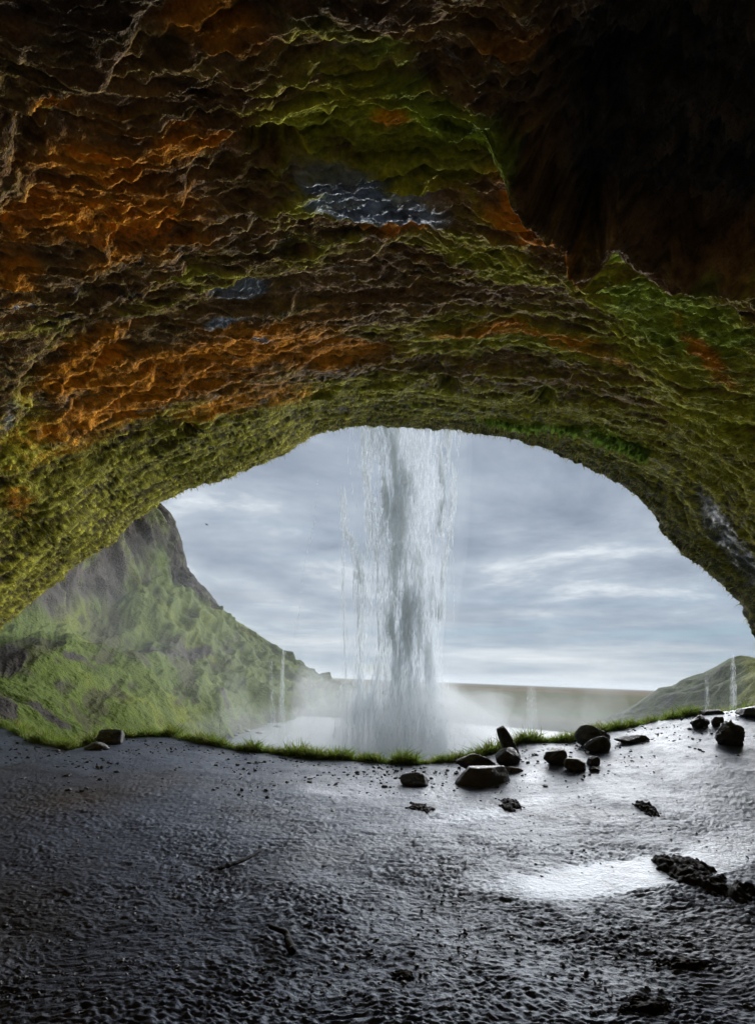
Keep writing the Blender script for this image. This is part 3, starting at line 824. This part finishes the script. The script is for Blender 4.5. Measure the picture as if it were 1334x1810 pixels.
tr_list = [
    ([(850, 561, 2, .2), (920, 556, 2, 1), (1000, 538, 2, 1), (1090, 527, 2.5, 1), (1145, 517, 2, .3)], 260, 30, 'thin grey thread of water swaying left of the waterfall'),
    ([(1140, 502, 3, .1), (1180, 500, 3.5, 1.2), (1240, 498, 5, 1), (1335, 498, 9, .5)], 700, 34, 'bright white trickle falling before the green hillside'),
    ([(1150, 478, 3, .1), (1200, 480, 4, 1), (1335, 486, 7, .5)], 200, 35, 'faint trickle left of the bright white one on the hillside'),
    ([(1180, 549, 5, .1), (1240, 550, 8, 1), (1335, 553, 14, .7)], 260, 36, 'pale spray trickle at the foot of the hillside skyline'),
    ([(860, 800, 2, .2), (1000, 801, 2, 1), (1112, 802, 2, 1.2)], 110, 33, 'thin thread of drops along the right edge of the waterfall'),
    ([(1150, 1294, 3, .1), (1190, 1295, 4, 1), (1270, 1295, 7, .6)], 420, 30, 'white trickle falling before the misty right hill'),
    ([(1185, 1247, 4, .1), (1215, 1248, 4, 1), (1275, 1249, 6, .6)], 110, 31, 'faint trickle at the middle of the misty right hill'),
    ([(1195, 938, 7, .1), (1240, 939, 9, 1), (1310, 940, 14, .7)], 170, 36, 'faint spray trickle over the plain right of the waterfall'),
]
for i, (tb, n, Y, lab) in enumerate(tr_list):
    e = empty('water_trickle', tuple(at(tb[-1][1], tb[-1][0], Y)))
    fixparent(strands('falling_drops', tb, int(n * 0.35), Y, 0.25, e, 0.5, 20 + i, lpx=(3, 12), wpx=(0.15, 0.6)), e)
    if i in (1, 2, 5, 6, 7):                                    # the fine spray that falls with the drops
        C = at([r_[1] for r_ in tb], [r_[0] for r_ in tb], Y)
        k_ = np.linspace(0, 1, 24)
        q_ = np.linspace(0, 1, len(tb))
        C = np.stack([np.interp(k_, q_, C[:, a_]) for a_ in range(3)], -1)
        rad_ = np.interp(k_, q_, [r_[2] for r_ in tb]) / F * Y * np.minimum(1, 0.15 + 4 * k_) * (1 + 0.08 * rng.normal(size=24))
        an_ = np.linspace(0, 2 * math.pi, 13)[:-1]
        V = C[:, None] + np.abs(rad_)[:, None, None] * np.stack([np.cos(an_), np.sin(an_), 0 * an_], -1)[None]
        ii = np.arange(24 * 12).reshape(24, 12); jj = np.roll(ii, -1, axis=1)
        Q4 = np.stack([ii[:-1].ravel(), jj[:-1].ravel(), jj[1:].ravel(), ii[1:].ravel()], 1)
        V = np.concatenate([V.reshape(-1, 3), C[:1], C[-1:]])
        nA, nB = 288, 289
        caps = np.concatenate([np.stack([jj[0], ii[0], ii[0] * 0 + nA, ii[0] * 0 + nA], 1), np.stack([ii[-1], jj[-1], ii[0] * 0 + nB, ii[0] * 0 + nB], 1)])
        T3 = np.concatenate([Q4[:, [0, 1, 2]], Q4[:, [0, 2, 3]], caps[:, :3]])
        fixparent(mesh('spray_column', V, T3[:, ::-1], spray_mat(0.6 if i in (1, 5) else 0.2), e), e)
    tag(e, lab, 'waterfall', 'thin trickles beside the waterfall')

# ------------------------------------------------------------------ boulders
def boulder(name, base_px, base_py, wpx, hpx_, label, seed, moss_amt=0.3, flat=1.0, angle=0.0, tilt=0.0, depth=0.8, ridge=0.0, cuts=9, sink=0.26, rock=(0.030, 0.028, 0.028), shape=None):
    p = floor_hit(base_px, base_py)
    g = np.random.default_rng(seed)
    d = p[1]
    sx, sz = wpx / F * d / 2, hpx_ / F * d
    bm = bmesh.new()
    bmesh.ops.create_icosphere(bm, subdivisions=4, radius=1.0)
    V = np.array([v_.co[:] for v_ in bm.verts])
    T = np.array([[v_.index for v_ in f.verts] for f in bm.faces])
    bm.free()
    for k in range(cuts):                                     # broken faces
        nrm = g.normal(size=3); nrm[2] = abs(nrm[2]) * 0.8; nrm /= np.linalg.norm(nrm)
        h = g.uniform(0.55, 0.85)
        over = np.maximum(V @ nrm - h, 0)
        V = V - over[:, None] * nrm * 0.92
    V = V * (1 + 0.12 * fbm(V * 1.6 + seed, 3)[:, None] + 0.07 * fbm(V * 5.0 + seed, 4, 0.6)[:, None])
    if ridge:
        V = V * (1 + ridge * (ridged(V * np.array([2.2, 1.5, 4.5]) + seed, 2) - 0.5)[:, None])
    top = V[:, 2].copy()
    if shape is not None: V = shape(V)
    V[:, 2] -= V[:, 2].min()
    V[:, 2] /= V[:, 2].max()
    V[:, 0] /= np.abs(V[:, 0]).max(); V[:, 1] /= np.abs(V[:, 1]).max()
    V = V * np.array([sx, sx * depth, sz * (1 + sink)])
    if tilt:
        c, s_ = math.cos(R(tilt)), math.sin(R(tilt))
        V = np.stack([V[:, 0] * c - V[:, 2] * s_, V[:, 1], V[:, 0] * s_ + V[:, 2] * c], -1)
    V[:, 2] -= sz * sink
    nz = fbm(V * 7 + seed, 4)
    c = np.ones(V.shape) * np.array(rock)
    c = mixc(c, (0.055, 0.048, 0.044), sst(nz, 0, 0.4))
    c = mixc(c, (0.085, 0.095, 0.020), moss_amt * sst(nz + 0.8 * top - 0.1, 0.15, 0.7) * 1.3)
    o = mesh(name, V, T, M_ROCK, attrs={'pigment': c})
    o.location = (p[0], p[1] + sx * depth * 0.4, float(floor_z(p[0], p[1] + sx * depth * 0.4)))
    o.rotation_euler = (0, 0, R(angle))
    tag(o, label, 'rock', 'rocks lying on the cave floor')
    return o


def wedge(V):                                                # peaked to the right
    V = V.copy(); V[:, 2] *= 0.75 + 0.35 * V[:, 0]; return V


def slabby(V):
    V = V.copy(); V[:, 2] = np.clip(V[:, 2], -0.6, 0.75) + 0.10 * V[:, 0]; return V


boulder('boulder', 734, 1389, 56, 23, 'small rounded dark rock alone on the gravel, leftmost before the waterfall', 11, 0.1, cuts=5)
boulder('boulder', 856, 1387, 104, 32, 'large flat grey slab lying in front of the mossy rock', 12, 0.05, depth=0.55, shape=slabby, rock=(0.055, 0.052, 0.054))
boulder('boulder', 843, 1363, 76, 30, 'long mossy rock lying behind the flat grey slab', 13, 0.9, depth=0.5, shape=wedge, cuts=5)
boulder('boulder', 899, 1352, 44, 30, 'dark block that props up the leaning stone', 14, 0.4, depth=0.8)
boulder('boulder', 908, 1365, 34, 9, 'thin flat stone poking out right of the flat grey slab', 15, 0.0, depth=0.6, rock=(0.05, 0.047, 0.048))
boulder('boulder', 984, 1352, 46, 30, 'mossy rock with a pointed right end beside the path', 17, 0.7, shape=wedge)
boulder('boulder', 1020, 1363, 44, 21, 'low mossy boulder nearest in the middle cluster', 18, 0.6)
boulder('boulder', 1050, 1353, 26, 16, 'small angular stone behind the low mossy boulder', 19, 0.05, tilt=12, shape=wedge)
boulder('boulder', 1051, 1363, 22, 7, 'tiny flat stone right of the low mossy boulder', 20, 0.0)
boulder('boulder', 1050, 1316, 62, 34, 'biggest mossy boulder at the grass edge', 21, 0.8, cuts=6)
boulder('boulder', 1060, 1329, 48, 26, 'smooth slanted rock leaning on the biggest boulder', 22, 0.25, shape=wedge, depth=0.6, tilt=10)
boulder('boulder', 1120, 1312, 64, 13, 'flat half buried slab right of the biggest boulder', 23, 0.0, shape=wedge, depth=0.5, sink=0.5)
boulder('boulder', 1239, 1286, 32, 21, 'pointed rock left of the pair near the right edge', 24, 0.2, ridge=0.25)
boulder('boulder', 1271, 1285, 24, 18, 'small rounded rock behind the ribbed block', 25, 0.1)
boulder('boulder', 1298, 1317, 56, 42, 'ribbed mossy block standing near the right edge', 26, 0.7, ridge=0.45, cuts=9)
boulder('boulder', 1262, 1263, 44, 9, 'low dark outcrop on the skyline of the right path', 27, 0.0, depth=0.5, sink=0.4)
boulder('boulder', 1334, 1268, 60, 22, 'dark sloping outcrop cut by the right edge of view', 28, 0.1, shape=wedge, sink=0.3)
boulder('boulder', 190, 1316, 52, 27, 'angular dark rock at the left end of the grass edge', 29, 0.1, shape=wedge)
boulder('boulder', 168, 1326, 44, 14, 'low dark rock at the foot of the angular left rock', 30, 0.1)
# the stone that leans against the sky
p = floor_hit(899, 1350)
bm = bmesh.new()
bmesh.ops.create_icosphere(bm, subdivisions=4, radius=1.0)
V = np.array([v_.co[:] for v_ in bm.verts]); T = np.array([[v_.index for v_ in f.verts] for f in bm.faces]); bm.free()
V = np.clip(V, -0.78, 0.78) / 0.78
V = V * (1 + 0.08 * fbm(V * 1.5 + 4, 3)[:, None] + 0.03 * fbm(V * 6, 2)[:, None])
V = V * np.array([0.115 * 1.0, 0.10, 0.36]) * (1 - 0.16 * V[:, 2:3] * np.array([1, 1, 0]))
a = R(-27)
V = np.stack([V[:, 0] * math.cos(a) + V[:, 2] * math.sin(a), V[:, 1], -V[:, 0] * math.sin(a) + V[:, 2] * math.cos(a)], -1)
c = mixc(np.ones(V.shape) * np.array([0.028, 0.028, 0.030]), (0.07, 0.075, 0.02), sst(fbm(V * 9, 3), 0.1, 0.4) * 0.5)
o = mesh('leaning_stone', V, T, M_ROCK, attrs={'pigment': c})
o.location = tuple(at(897, 1315, p[1] + 0.35))
tag(o, 'narrow upright stone leaning left against the misty water', 'rock', 'rocks lying on the cave floor')

# ------------------------------------------------------------------ peat clods and sticks on the floor
def clod(px_, py_, wpx, hpx_, label, seed, rough=1.0, cat='mud clod'):
    p = floor_hit(px_, py_)
    sx = wpx / F * p[1] / 2
    sy = hpx_ / F * p[1] / 2 / max(0.12, (1.7 - p[2]) / p[1])
    n = 90
    u = np.linspace(-1.25, 1.25, n)
    vv, uu = np.meshgrid(u, u, indexing='ij')
    X, Yc = p[0] + uu * sx, p[1] + vv * sy
    Pn = np.stack([X, Yc, 0 * X + seed], -1)
    rad = np.hypot(uu + 0.35 * vv * 0.0, vv)
    k = 1 - rad + 0.75 * fbm(np.stack([uu * 1.6, vv * 1.6, 0 * uu + seed * 3.3], -1), 3) + 0.35 * fbm(np.stack([uu * 6, vv * 6, 0 * uu + seed], -1), 3)
    k = np.where(rad > 1.15, -0.6, k)
    hgt = 0.055 * rough * np.tanh(k * 3.2 - 0.9) * (0.6 + 0.8 * ridged(Pn * np.array([9, 9, 1]), 2)) + 0.02 * rough * perlin(Pn * np.array([22, 22, 1]))
    base = floor_z(X, Yc)
    rel = floor_relief(np.stack([X, Yc, base], -1))[0]
    Z = base + rel * 0.6 - 0.035 + np.where(k > 0.05, np.maximum(hgt, -0.03) + 0.035, -0.06)
    c = np.ones((n, n, 3)) * np.array([0.012, 0.010, 0.008])
    c = mixc(c, (0.03, 0.022, 0.012), sst(fbm(Pn * np.array([14, 14, 1]), 3), 0, 0.5))
    V = np.stack([X, Yc, Z], -1) - np.array([p[0], p[1], p[2]])
    o = mesh('peat_clod', V, quads(n, n), M_CLOD, attrs={'pigment': c})
    o.location = tuple(p)
    tag(o, label, cat, 'dark clods of peat on the mud')
    return o


clod(1245, 1560, 150, 96, 'large ragged black peat clod beside the pale puddle', 1, 1.3)
clod(1140, 1428, 46, 22, 'small black peat clod with two lobes on the right mud', 2, 0.8)
clod(742, 1430, 66, 20, 'flat dark peat patch below the lone rounded rock', 3, 0.6)
clod(900, 1423, 50, 24, 'dark peat patch below the flat grey slab', 4, 0.7)
clod(1205, 1706, 110, 26, 'long black peat clod low at the right of the floor', 5, 0.45)
clod(1140, 1776, 110, 40, 'black peat clod nearest the camera at the bottom', 6, 0.45)
clod(712, 1722, 50, 22, 'little dark peat clod low in the middle of the floor', 7, 0.3)


def stick(pts, rad, label, seed):
    g = np.random.default_rng(seed)
    W3 = np.array([floor_hit(x, y) for x, y in pts])
    k = np.linspace(0, len(pts) - 1, 26)
    C = np.stack([np.interp(k, range(len(pts)), W3[:, j]) for j in range(3)], -1)
    C += fbm(C * 6 + seed, 2)[:, None] * np.array([0.03, 0.03, 0.0])
    C[:, 2] += rad * 1.2 + 0.026
    r = rad * (1 - 0.55 * np.linspace(0, 1, 26) ** 1.5) * (1 + 0.25 * g.normal(size=26) * 0.5)
    r[0] *= 0.6; r[-1] *= 0.4
    tan = np.gradient(C, axis=0); tan /= np.linalg.norm(tan, axis=1, keepdims=True)
    sdv = np.cross(tan, [0, 0, 1.0]); sdv /= np.linalg.norm(sdv, axis=1, keepdims=True)
    upv = np.cross(sdv, tan)
    ang = np.linspace(0, 2 * math.pi, 9)
    V = C[:, None] + r[:, None, None] * (np.cos(ang)[None, :, None] * sdv[:, None] + np.sin(ang)[None, :, None] * upv[:, None])
    V = V - W3[0]
    o = mesh('driftwood_stick', V, quads(26, 9), M_CLOD, attrs={'pigment': np.ones((26 * 9, 3)) * np.array([0.006, 0.005, 0.004])})
    o.location = tuple(W3[0])
    tag(o, label, 'stick')
    return o


stick([(521, 1698), (512, 1682), (498, 1663), (475, 1648)], 0.026, 'short bent black stick lying on the mud below the middle', 1)
stick([(385, 1546), (420, 1534), (446, 1522), (466, 1508)], 0.020, 'thin dark stick half sunk in the mud left of the middle', 2)

# ------------------------------------------------------------------ gravel
def gravel():
    g = np.random.default_rng(44)
    n = 5000
    px_ = g.uniform(-20, 1350, n); f_ = g.beta(1.0, 4.0, n)
    ey = np.interp(px_, EDGE[:, 0], EDGE[:, 1])
    py_ = ey + 3 + f_ * 120
    wide = np.arange(n) % 2 == 0
    py_ = np.where(wide, g.uniform(1330, 1800, n), py_)
    phi = (1 + 5 ** 0.5) / 2
    ico = np.array([(-1, phi, 0), (1, phi, 0), (-1, -phi, 0), (1, -phi, 0), (0, -1, phi), (0, 1, phi), (0, -1, -phi), (0, 1, -phi), (phi, 0, -1), (phi, 0, 1), (-phi, 0, -1), (-phi, 0, 1)]) / 1.9
    it = np.array([(0, 11, 5), (0, 5, 1), (0, 1, 7), (0, 7, 10), (0, 10, 11), (1, 5, 9), (5, 11, 4), (11, 10, 2), (10, 7, 6), (7, 1, 8), (3, 9, 4), (3, 4, 2), (3, 2, 6), (3, 6, 8), (3, 8, 9), (4, 9, 5), (2, 4, 11), (6, 2, 10), (8, 6, 7), (9, 8, 1)])
    Vs, Ts, Cs = [], [], []
    # positions by solving the sight line against the floor, then kept inside the edge
    ys = np.geomspace(2.2, 13.6, 500)
    for i in range(n):
        P_ = at(px_[i], py_[i], ys)
        b_ = P_[:, 2] < floor_z(P_[:, 0], P_[:, 1])
        if not b_.any(): continue
        q = P_[np.argmax(b_)]
        if q[1] > edge_y(q[0]) - 0.05: continue
        s_ = (0.007 + 0.032 * g.random() ** 3.5) if not wide[i] else (0.004 + 0.012 * g.random() ** 2)
        v_ = ico * g.uniform(0.6, 1.3, (12, 1)) * np.array([g.uniform(.8, 1.5), g.uniform(.8, 1.4), g.uniform(.5, .9)]) * s_
        a_ = g.uniform(0, 6.28); c_, d_ = math.cos(a_), math.sin(a_)
        v_ = np.stack([v_[:, 0] * c_ - v_[:, 1] * d_, v_[:, 0] * d_ + v_[:, 1] * c_, v_[:, 2]], -1)
        Ts.append(it + 12 * len(Vs)); Vs.append(v_ + q + np.array([0, 0, 0.2 * s_])); Cs.append(np.ones((12, 3)) * np.array([0.02, 0.019, 0.02]) * g.uniform(0.5, 1.8))
    return np.concatenate(Vs), np.concatenate(Ts), np.concatenate(Cs)


V, T, c = gravel()
o = mesh('gravel', V, T, M_ROCK, attrs={'pigment': c}, flat=True)
tag(o, 'loose black gravel strewn along the cave edge', kind='stuff')

# ------------------------------------------------------------------ grass along the edge
def grass():
    g = np.random.default_rng(55)
    n = 28000
    px_ = g.uniform(-30, 1345, n)
    dens = np.interp(px_, [-30, 60, 150, 160, 200, 215, 300, 440, 640, 860, 885, 915, 1010, 1035, 1070, 1120, 1150, 1165, 1180, 1225, 1235, 1345],
                     [0.9, 1, 1, 0.2, 0.1, 0.5, 0.9, 0.9, 1, 1, 0.3, 0.8, 0.9, 0.1, 0.9, 0.7, 0.9, .2, .8, .8, 0.05, 0.15])
    E3 = np.stack([np.interp(px_, EDGE[:, 0], EW[:, k]) for k in range(3)], -1)
    cl = fbm(np.stack([E3[:, 0] * 2.2, 0 * px_, 0 * px_ + 3], -1), 3)
    keep = g.random(n) < dens * (0.55 + 0.9 * sst(cl, -0.4, 0.4))
    E3, cl = E3[keep], cl[keep]
    n = len(E3)
    off = np.abs(g.normal(size=n)) * 0.22 - 0.06 + 0.05 * cl
    X, Y_ = E3[:, 0] + g.normal(size=n) * 0.05, E3[:, 1] + off
    Z = floor_z(X, Y_)
    root = np.stack([X, Y_, Z - 0.01], -1)
    hgt = (0.10 + 0.22 * g.random(n) ** 1.6) * (0.45 + 1.2 * sst(cl, -0.25, 0.4)) + 0.4 * np.maximum(off, 0)
    d_ = np.stack([g.normal(size=n) * 0.45, g.normal(size=n) * 0.45 - 0.1, np.ones(n)], -1); d_ /= np.linalg.norm(d_, axis=1, keepdims=True)
    sdv = np.cross(d_, g.normal(size=(n, 3))); sdv /= np.linalg.norm(sdv, axis=1, keepdims=True)
    wd = g.uniform(0.005, 0.012, (n, 1))
    bend = np.stack([g.normal(size=n) * 0.35, g.normal(size=n) * 0.35, -0.2 * g.random(n)], -1)
    mid = root + d_ * hgt[:, None] * 0.55
    tip = root + d_ * hgt[:, None] + bend * hgt[:, None] * 0.7
    V = np.stack([root - sdv * wd, root + sdv * wd, mid + sdv * wd * .8, mid - sdv * wd * .8, tip], 1).reshape(-1, 3)
    b = (np.arange(n) * 5)[:, None]
    T = np.concatenate([b + np.array([q]) for q in ((0, 1, 2), (0, 2, 3), (3, 2, 4))])
    c = np.array([0.19, 0.28, 0.04]) * g.uniform(0.45, 1.5, (n, 1))
    yel = g.random((n, 1)) < 0.22
    c = np.where(yel, np.array([0.30, 0.27, 0.06]) * g.uniform(0.6, 1.2, (n, 1)), c)
    return V, T, np.repeat(c, 5, axis=0)


V, T, c = grass()
o = mesh('grass', V, T, M_GRASS, attrs={'pigment': c})
tag(o, 'fringe of short green grass along the edge of the cave floor', kind='stuff')

# rocks standing in the pool
for i, (x, y, wd, lab) in enumerate([(432, 1293, 22, 'dark wet rock in the pool at the foot of the hillside'), (458, 1296, 14, 'small wet rock in the pool, left of the spray'), (415, 1300, 12, 'little rock awash nearest the pool bank'), (490, 1285, 16, 'flat rock awash under the bright trickle')]):
    Yd = (CAM[2] - POOL_Z) / -((at(x, y, 1.0) - CAM)[2])
    p = at(x, y, Yd)
    bm = bmesh.new(); bmesh.ops.create_icosphere(bm, subdivisions=3, radius=1.0)
    V = np.array([v_.co[:] for v_ in bm.verts]); T = np.array([[v_.index for v_ in f.verts] for f in bm.faces]); bm.free()
    V = V * (1 + 0.3 * fbm(V * 1.4 + i * 5, 3)[:, None]) * np.array([1, 0.7, 0.45]) * wd / F * Yd / 2
    o = mesh('pool_rock', V, T, M_ROCK, attrs={'pigment': np.ones(V.shape) * 0.04})
    o.location = tuple(p)
    tag(o, lab, 'rock', 'rocks awash in the pool')

# a bird far out in front of the clouds
bp = at(365, 927, 55.0)
V = np.array([(-0.22, 0, 0), (-0.12, 0.035, 0.02), (0.1, 0.05, 0.02), (0.3, 0, 0), (-0.12, -0.035, 0.02), (0.1, -0.05, 0.02), (0.0, 0, -0.05), (0.0, 0, 0.06)], float)
T = np.array([(0, 1, 7), (1, 2, 7), (2, 3, 7), (3, 5, 7), (5, 4, 7), (4, 0, 7), (1, 0, 6), (2, 1, 6), (3, 2, 6), (5, 3, 6), (4, 5, 6), (0, 4, 6)])
bird = mesh('bird', V, T, M_BIRD, attrs={'pigment': np.ones((8, 3)) * 0.05})
bird.location = tuple(bp); bird.rotation_euler = (0.25, 0.35, 0.5)
tag(bird, 'tiny dark bird flying before the clouds above the hillside', 'bird')
for s_ in (-1, 1):
    V = np.array([(-0.06, 0.03 * s_, 0.02), (0.08, 0.03 * s_, 0.02), (0.02, 0.22 * s_, 0.10), (0.10, 0.22 * s_, 0.10), (0.16, 0.46 * s_, 0.03), (0.01, 0.10 * s_, 0.045)])
    T = np.array([(0, 1, 5), (5, 1, 3), (5, 3, 2), (2, 3, 4)])
    mesh('wing', V, T, M_BIRD, bird, {'pigment': np.ones((6, 3)) * 0.05})

# ------------------------------------------------------------------ spray over the pool
def puff(c, r, density, seed, parent, bump=0.28, sub=4):
    bm_ = bmesh.new(); bmesh.ops.create_icosphere(bm_, subdivisions=sub, radius=1.0)
    V = np.array([v_.co[:] for v_ in bm_.verts]); T = np.array([[v_.index for v_ in f.verts] for f in bm_.faces]); bm_.free()
    V = V * (1 + bump * fbm(V * np.array([2.2, 2.2, 1.6]) + seed * 3.7, 3)[:, None] * 1.6)
    V = V * np.array(r) + np.array(c)
    V[:, 2] = np.maximum(V[:, 2], POOL_Z - 0.5)
    return fixparent(mesh('spray_cloud', V, T, spray_mat(density), parent), parent)


mist = empty('mist', (2.0, 38.0, POOL_Z))
tag(mist, 'white spray hanging over the plunge pool and drifting across the hillside', kind='stuff')
gm = np.random.default_rng(91)
puff((-8, 42, 0), (30, 19, 13), 0.0018, 1, mist)
puff((-16, 40, 2), (17, 12, 12), 0.002, 2, mist)
puff((27, 46, -2), (14, 12, 8), 0.004, 11, mist)
puff((14, 42, -3.5), (10, 7, 4.6), 0.016, 12, mist, 0.5)
puff((3, 40, -4), (17, 11, 4.2), 0.014, 3, mist, 0.5)
puff((1.5, 39, -4), (10, 7, 6.5), 0.05, 4, mist, 0.45)
puff((2.0, 38.5, -4), (8.0, 4.5, 6.5), 0.10, 5, mist)
puff((1.6, 35.2, -4.0), (6.0, 1.8, 5.6), 0.10, 14, mist, 0.4)
puff((1.8, 35.6, -4.0), (3.4, 1.4, 8.5), 0.06, 15, mist, 0.4)
puff((2.0, 38.2, -3.5), (5.0, 3.2, 8.0), 0.08, 6, mist, 0.4)
puff((2.3, 38.0, 5), (4.2, 2.2, 24), 0.004, 7, mist, 0.25)
puff((2.3, 38.0, 4), (2.6, 1.5, 20), 0.11, 8, mist, 0.3)
puff((5.3, 37.4, 16), (0.9, 0.7, 11), 0.06, 9, mist, 0.3)
puff((-2.0, 38.2, 6), (1.4, 1.0, 11), 0.03, 10, mist, 0.35)
for i in range(16):                                             # wisps that rise and drift off the pool
    x = gm.uniform(-17, 22)
    puff((x, gm.uniform(36, 48), gm.uniform(-3.5, -1.5)), (gm.uniform(1.2, 3.4), gm.uniform(1.2, 3), gm.uniform(2.5, 7.0)), gm.uniform(0.012, 0.03), 20 + i, mist, 0.4, 3)

# ------------------------------------------------------------------ air
x0, x1, y0, y1, z0, z1 = -24800, 24800, -400, 24800, -9.0, 70.0
V = np.array([(x, y, z_) for z_ in (z0, z1) for y in (y0, y1) for x in (x0, x1)], float)
T = np.array([(0, 2, 3, 1), (4, 5, 7, 6), (0, 1, 5, 4), (2, 6, 7, 3), (0, 4, 6, 2), (1, 3, 7, 5)])
m, t = new_mat('damp_air')
vol = t.n('ShaderNodeVolumePrincipled', {'Color': (0.90, 0.95, 1.0, 1), 'Density': 0.00014, 'Anisotropy': 0.0})
t.t.links.new(vol.outputs[0], t.n('ShaderNodeOutputMaterial').inputs['Volume'])
o = mesh('haze', V, T, m, flat=True)
tag(o, 'pale damp air that fades the far plain', kind='stuff')
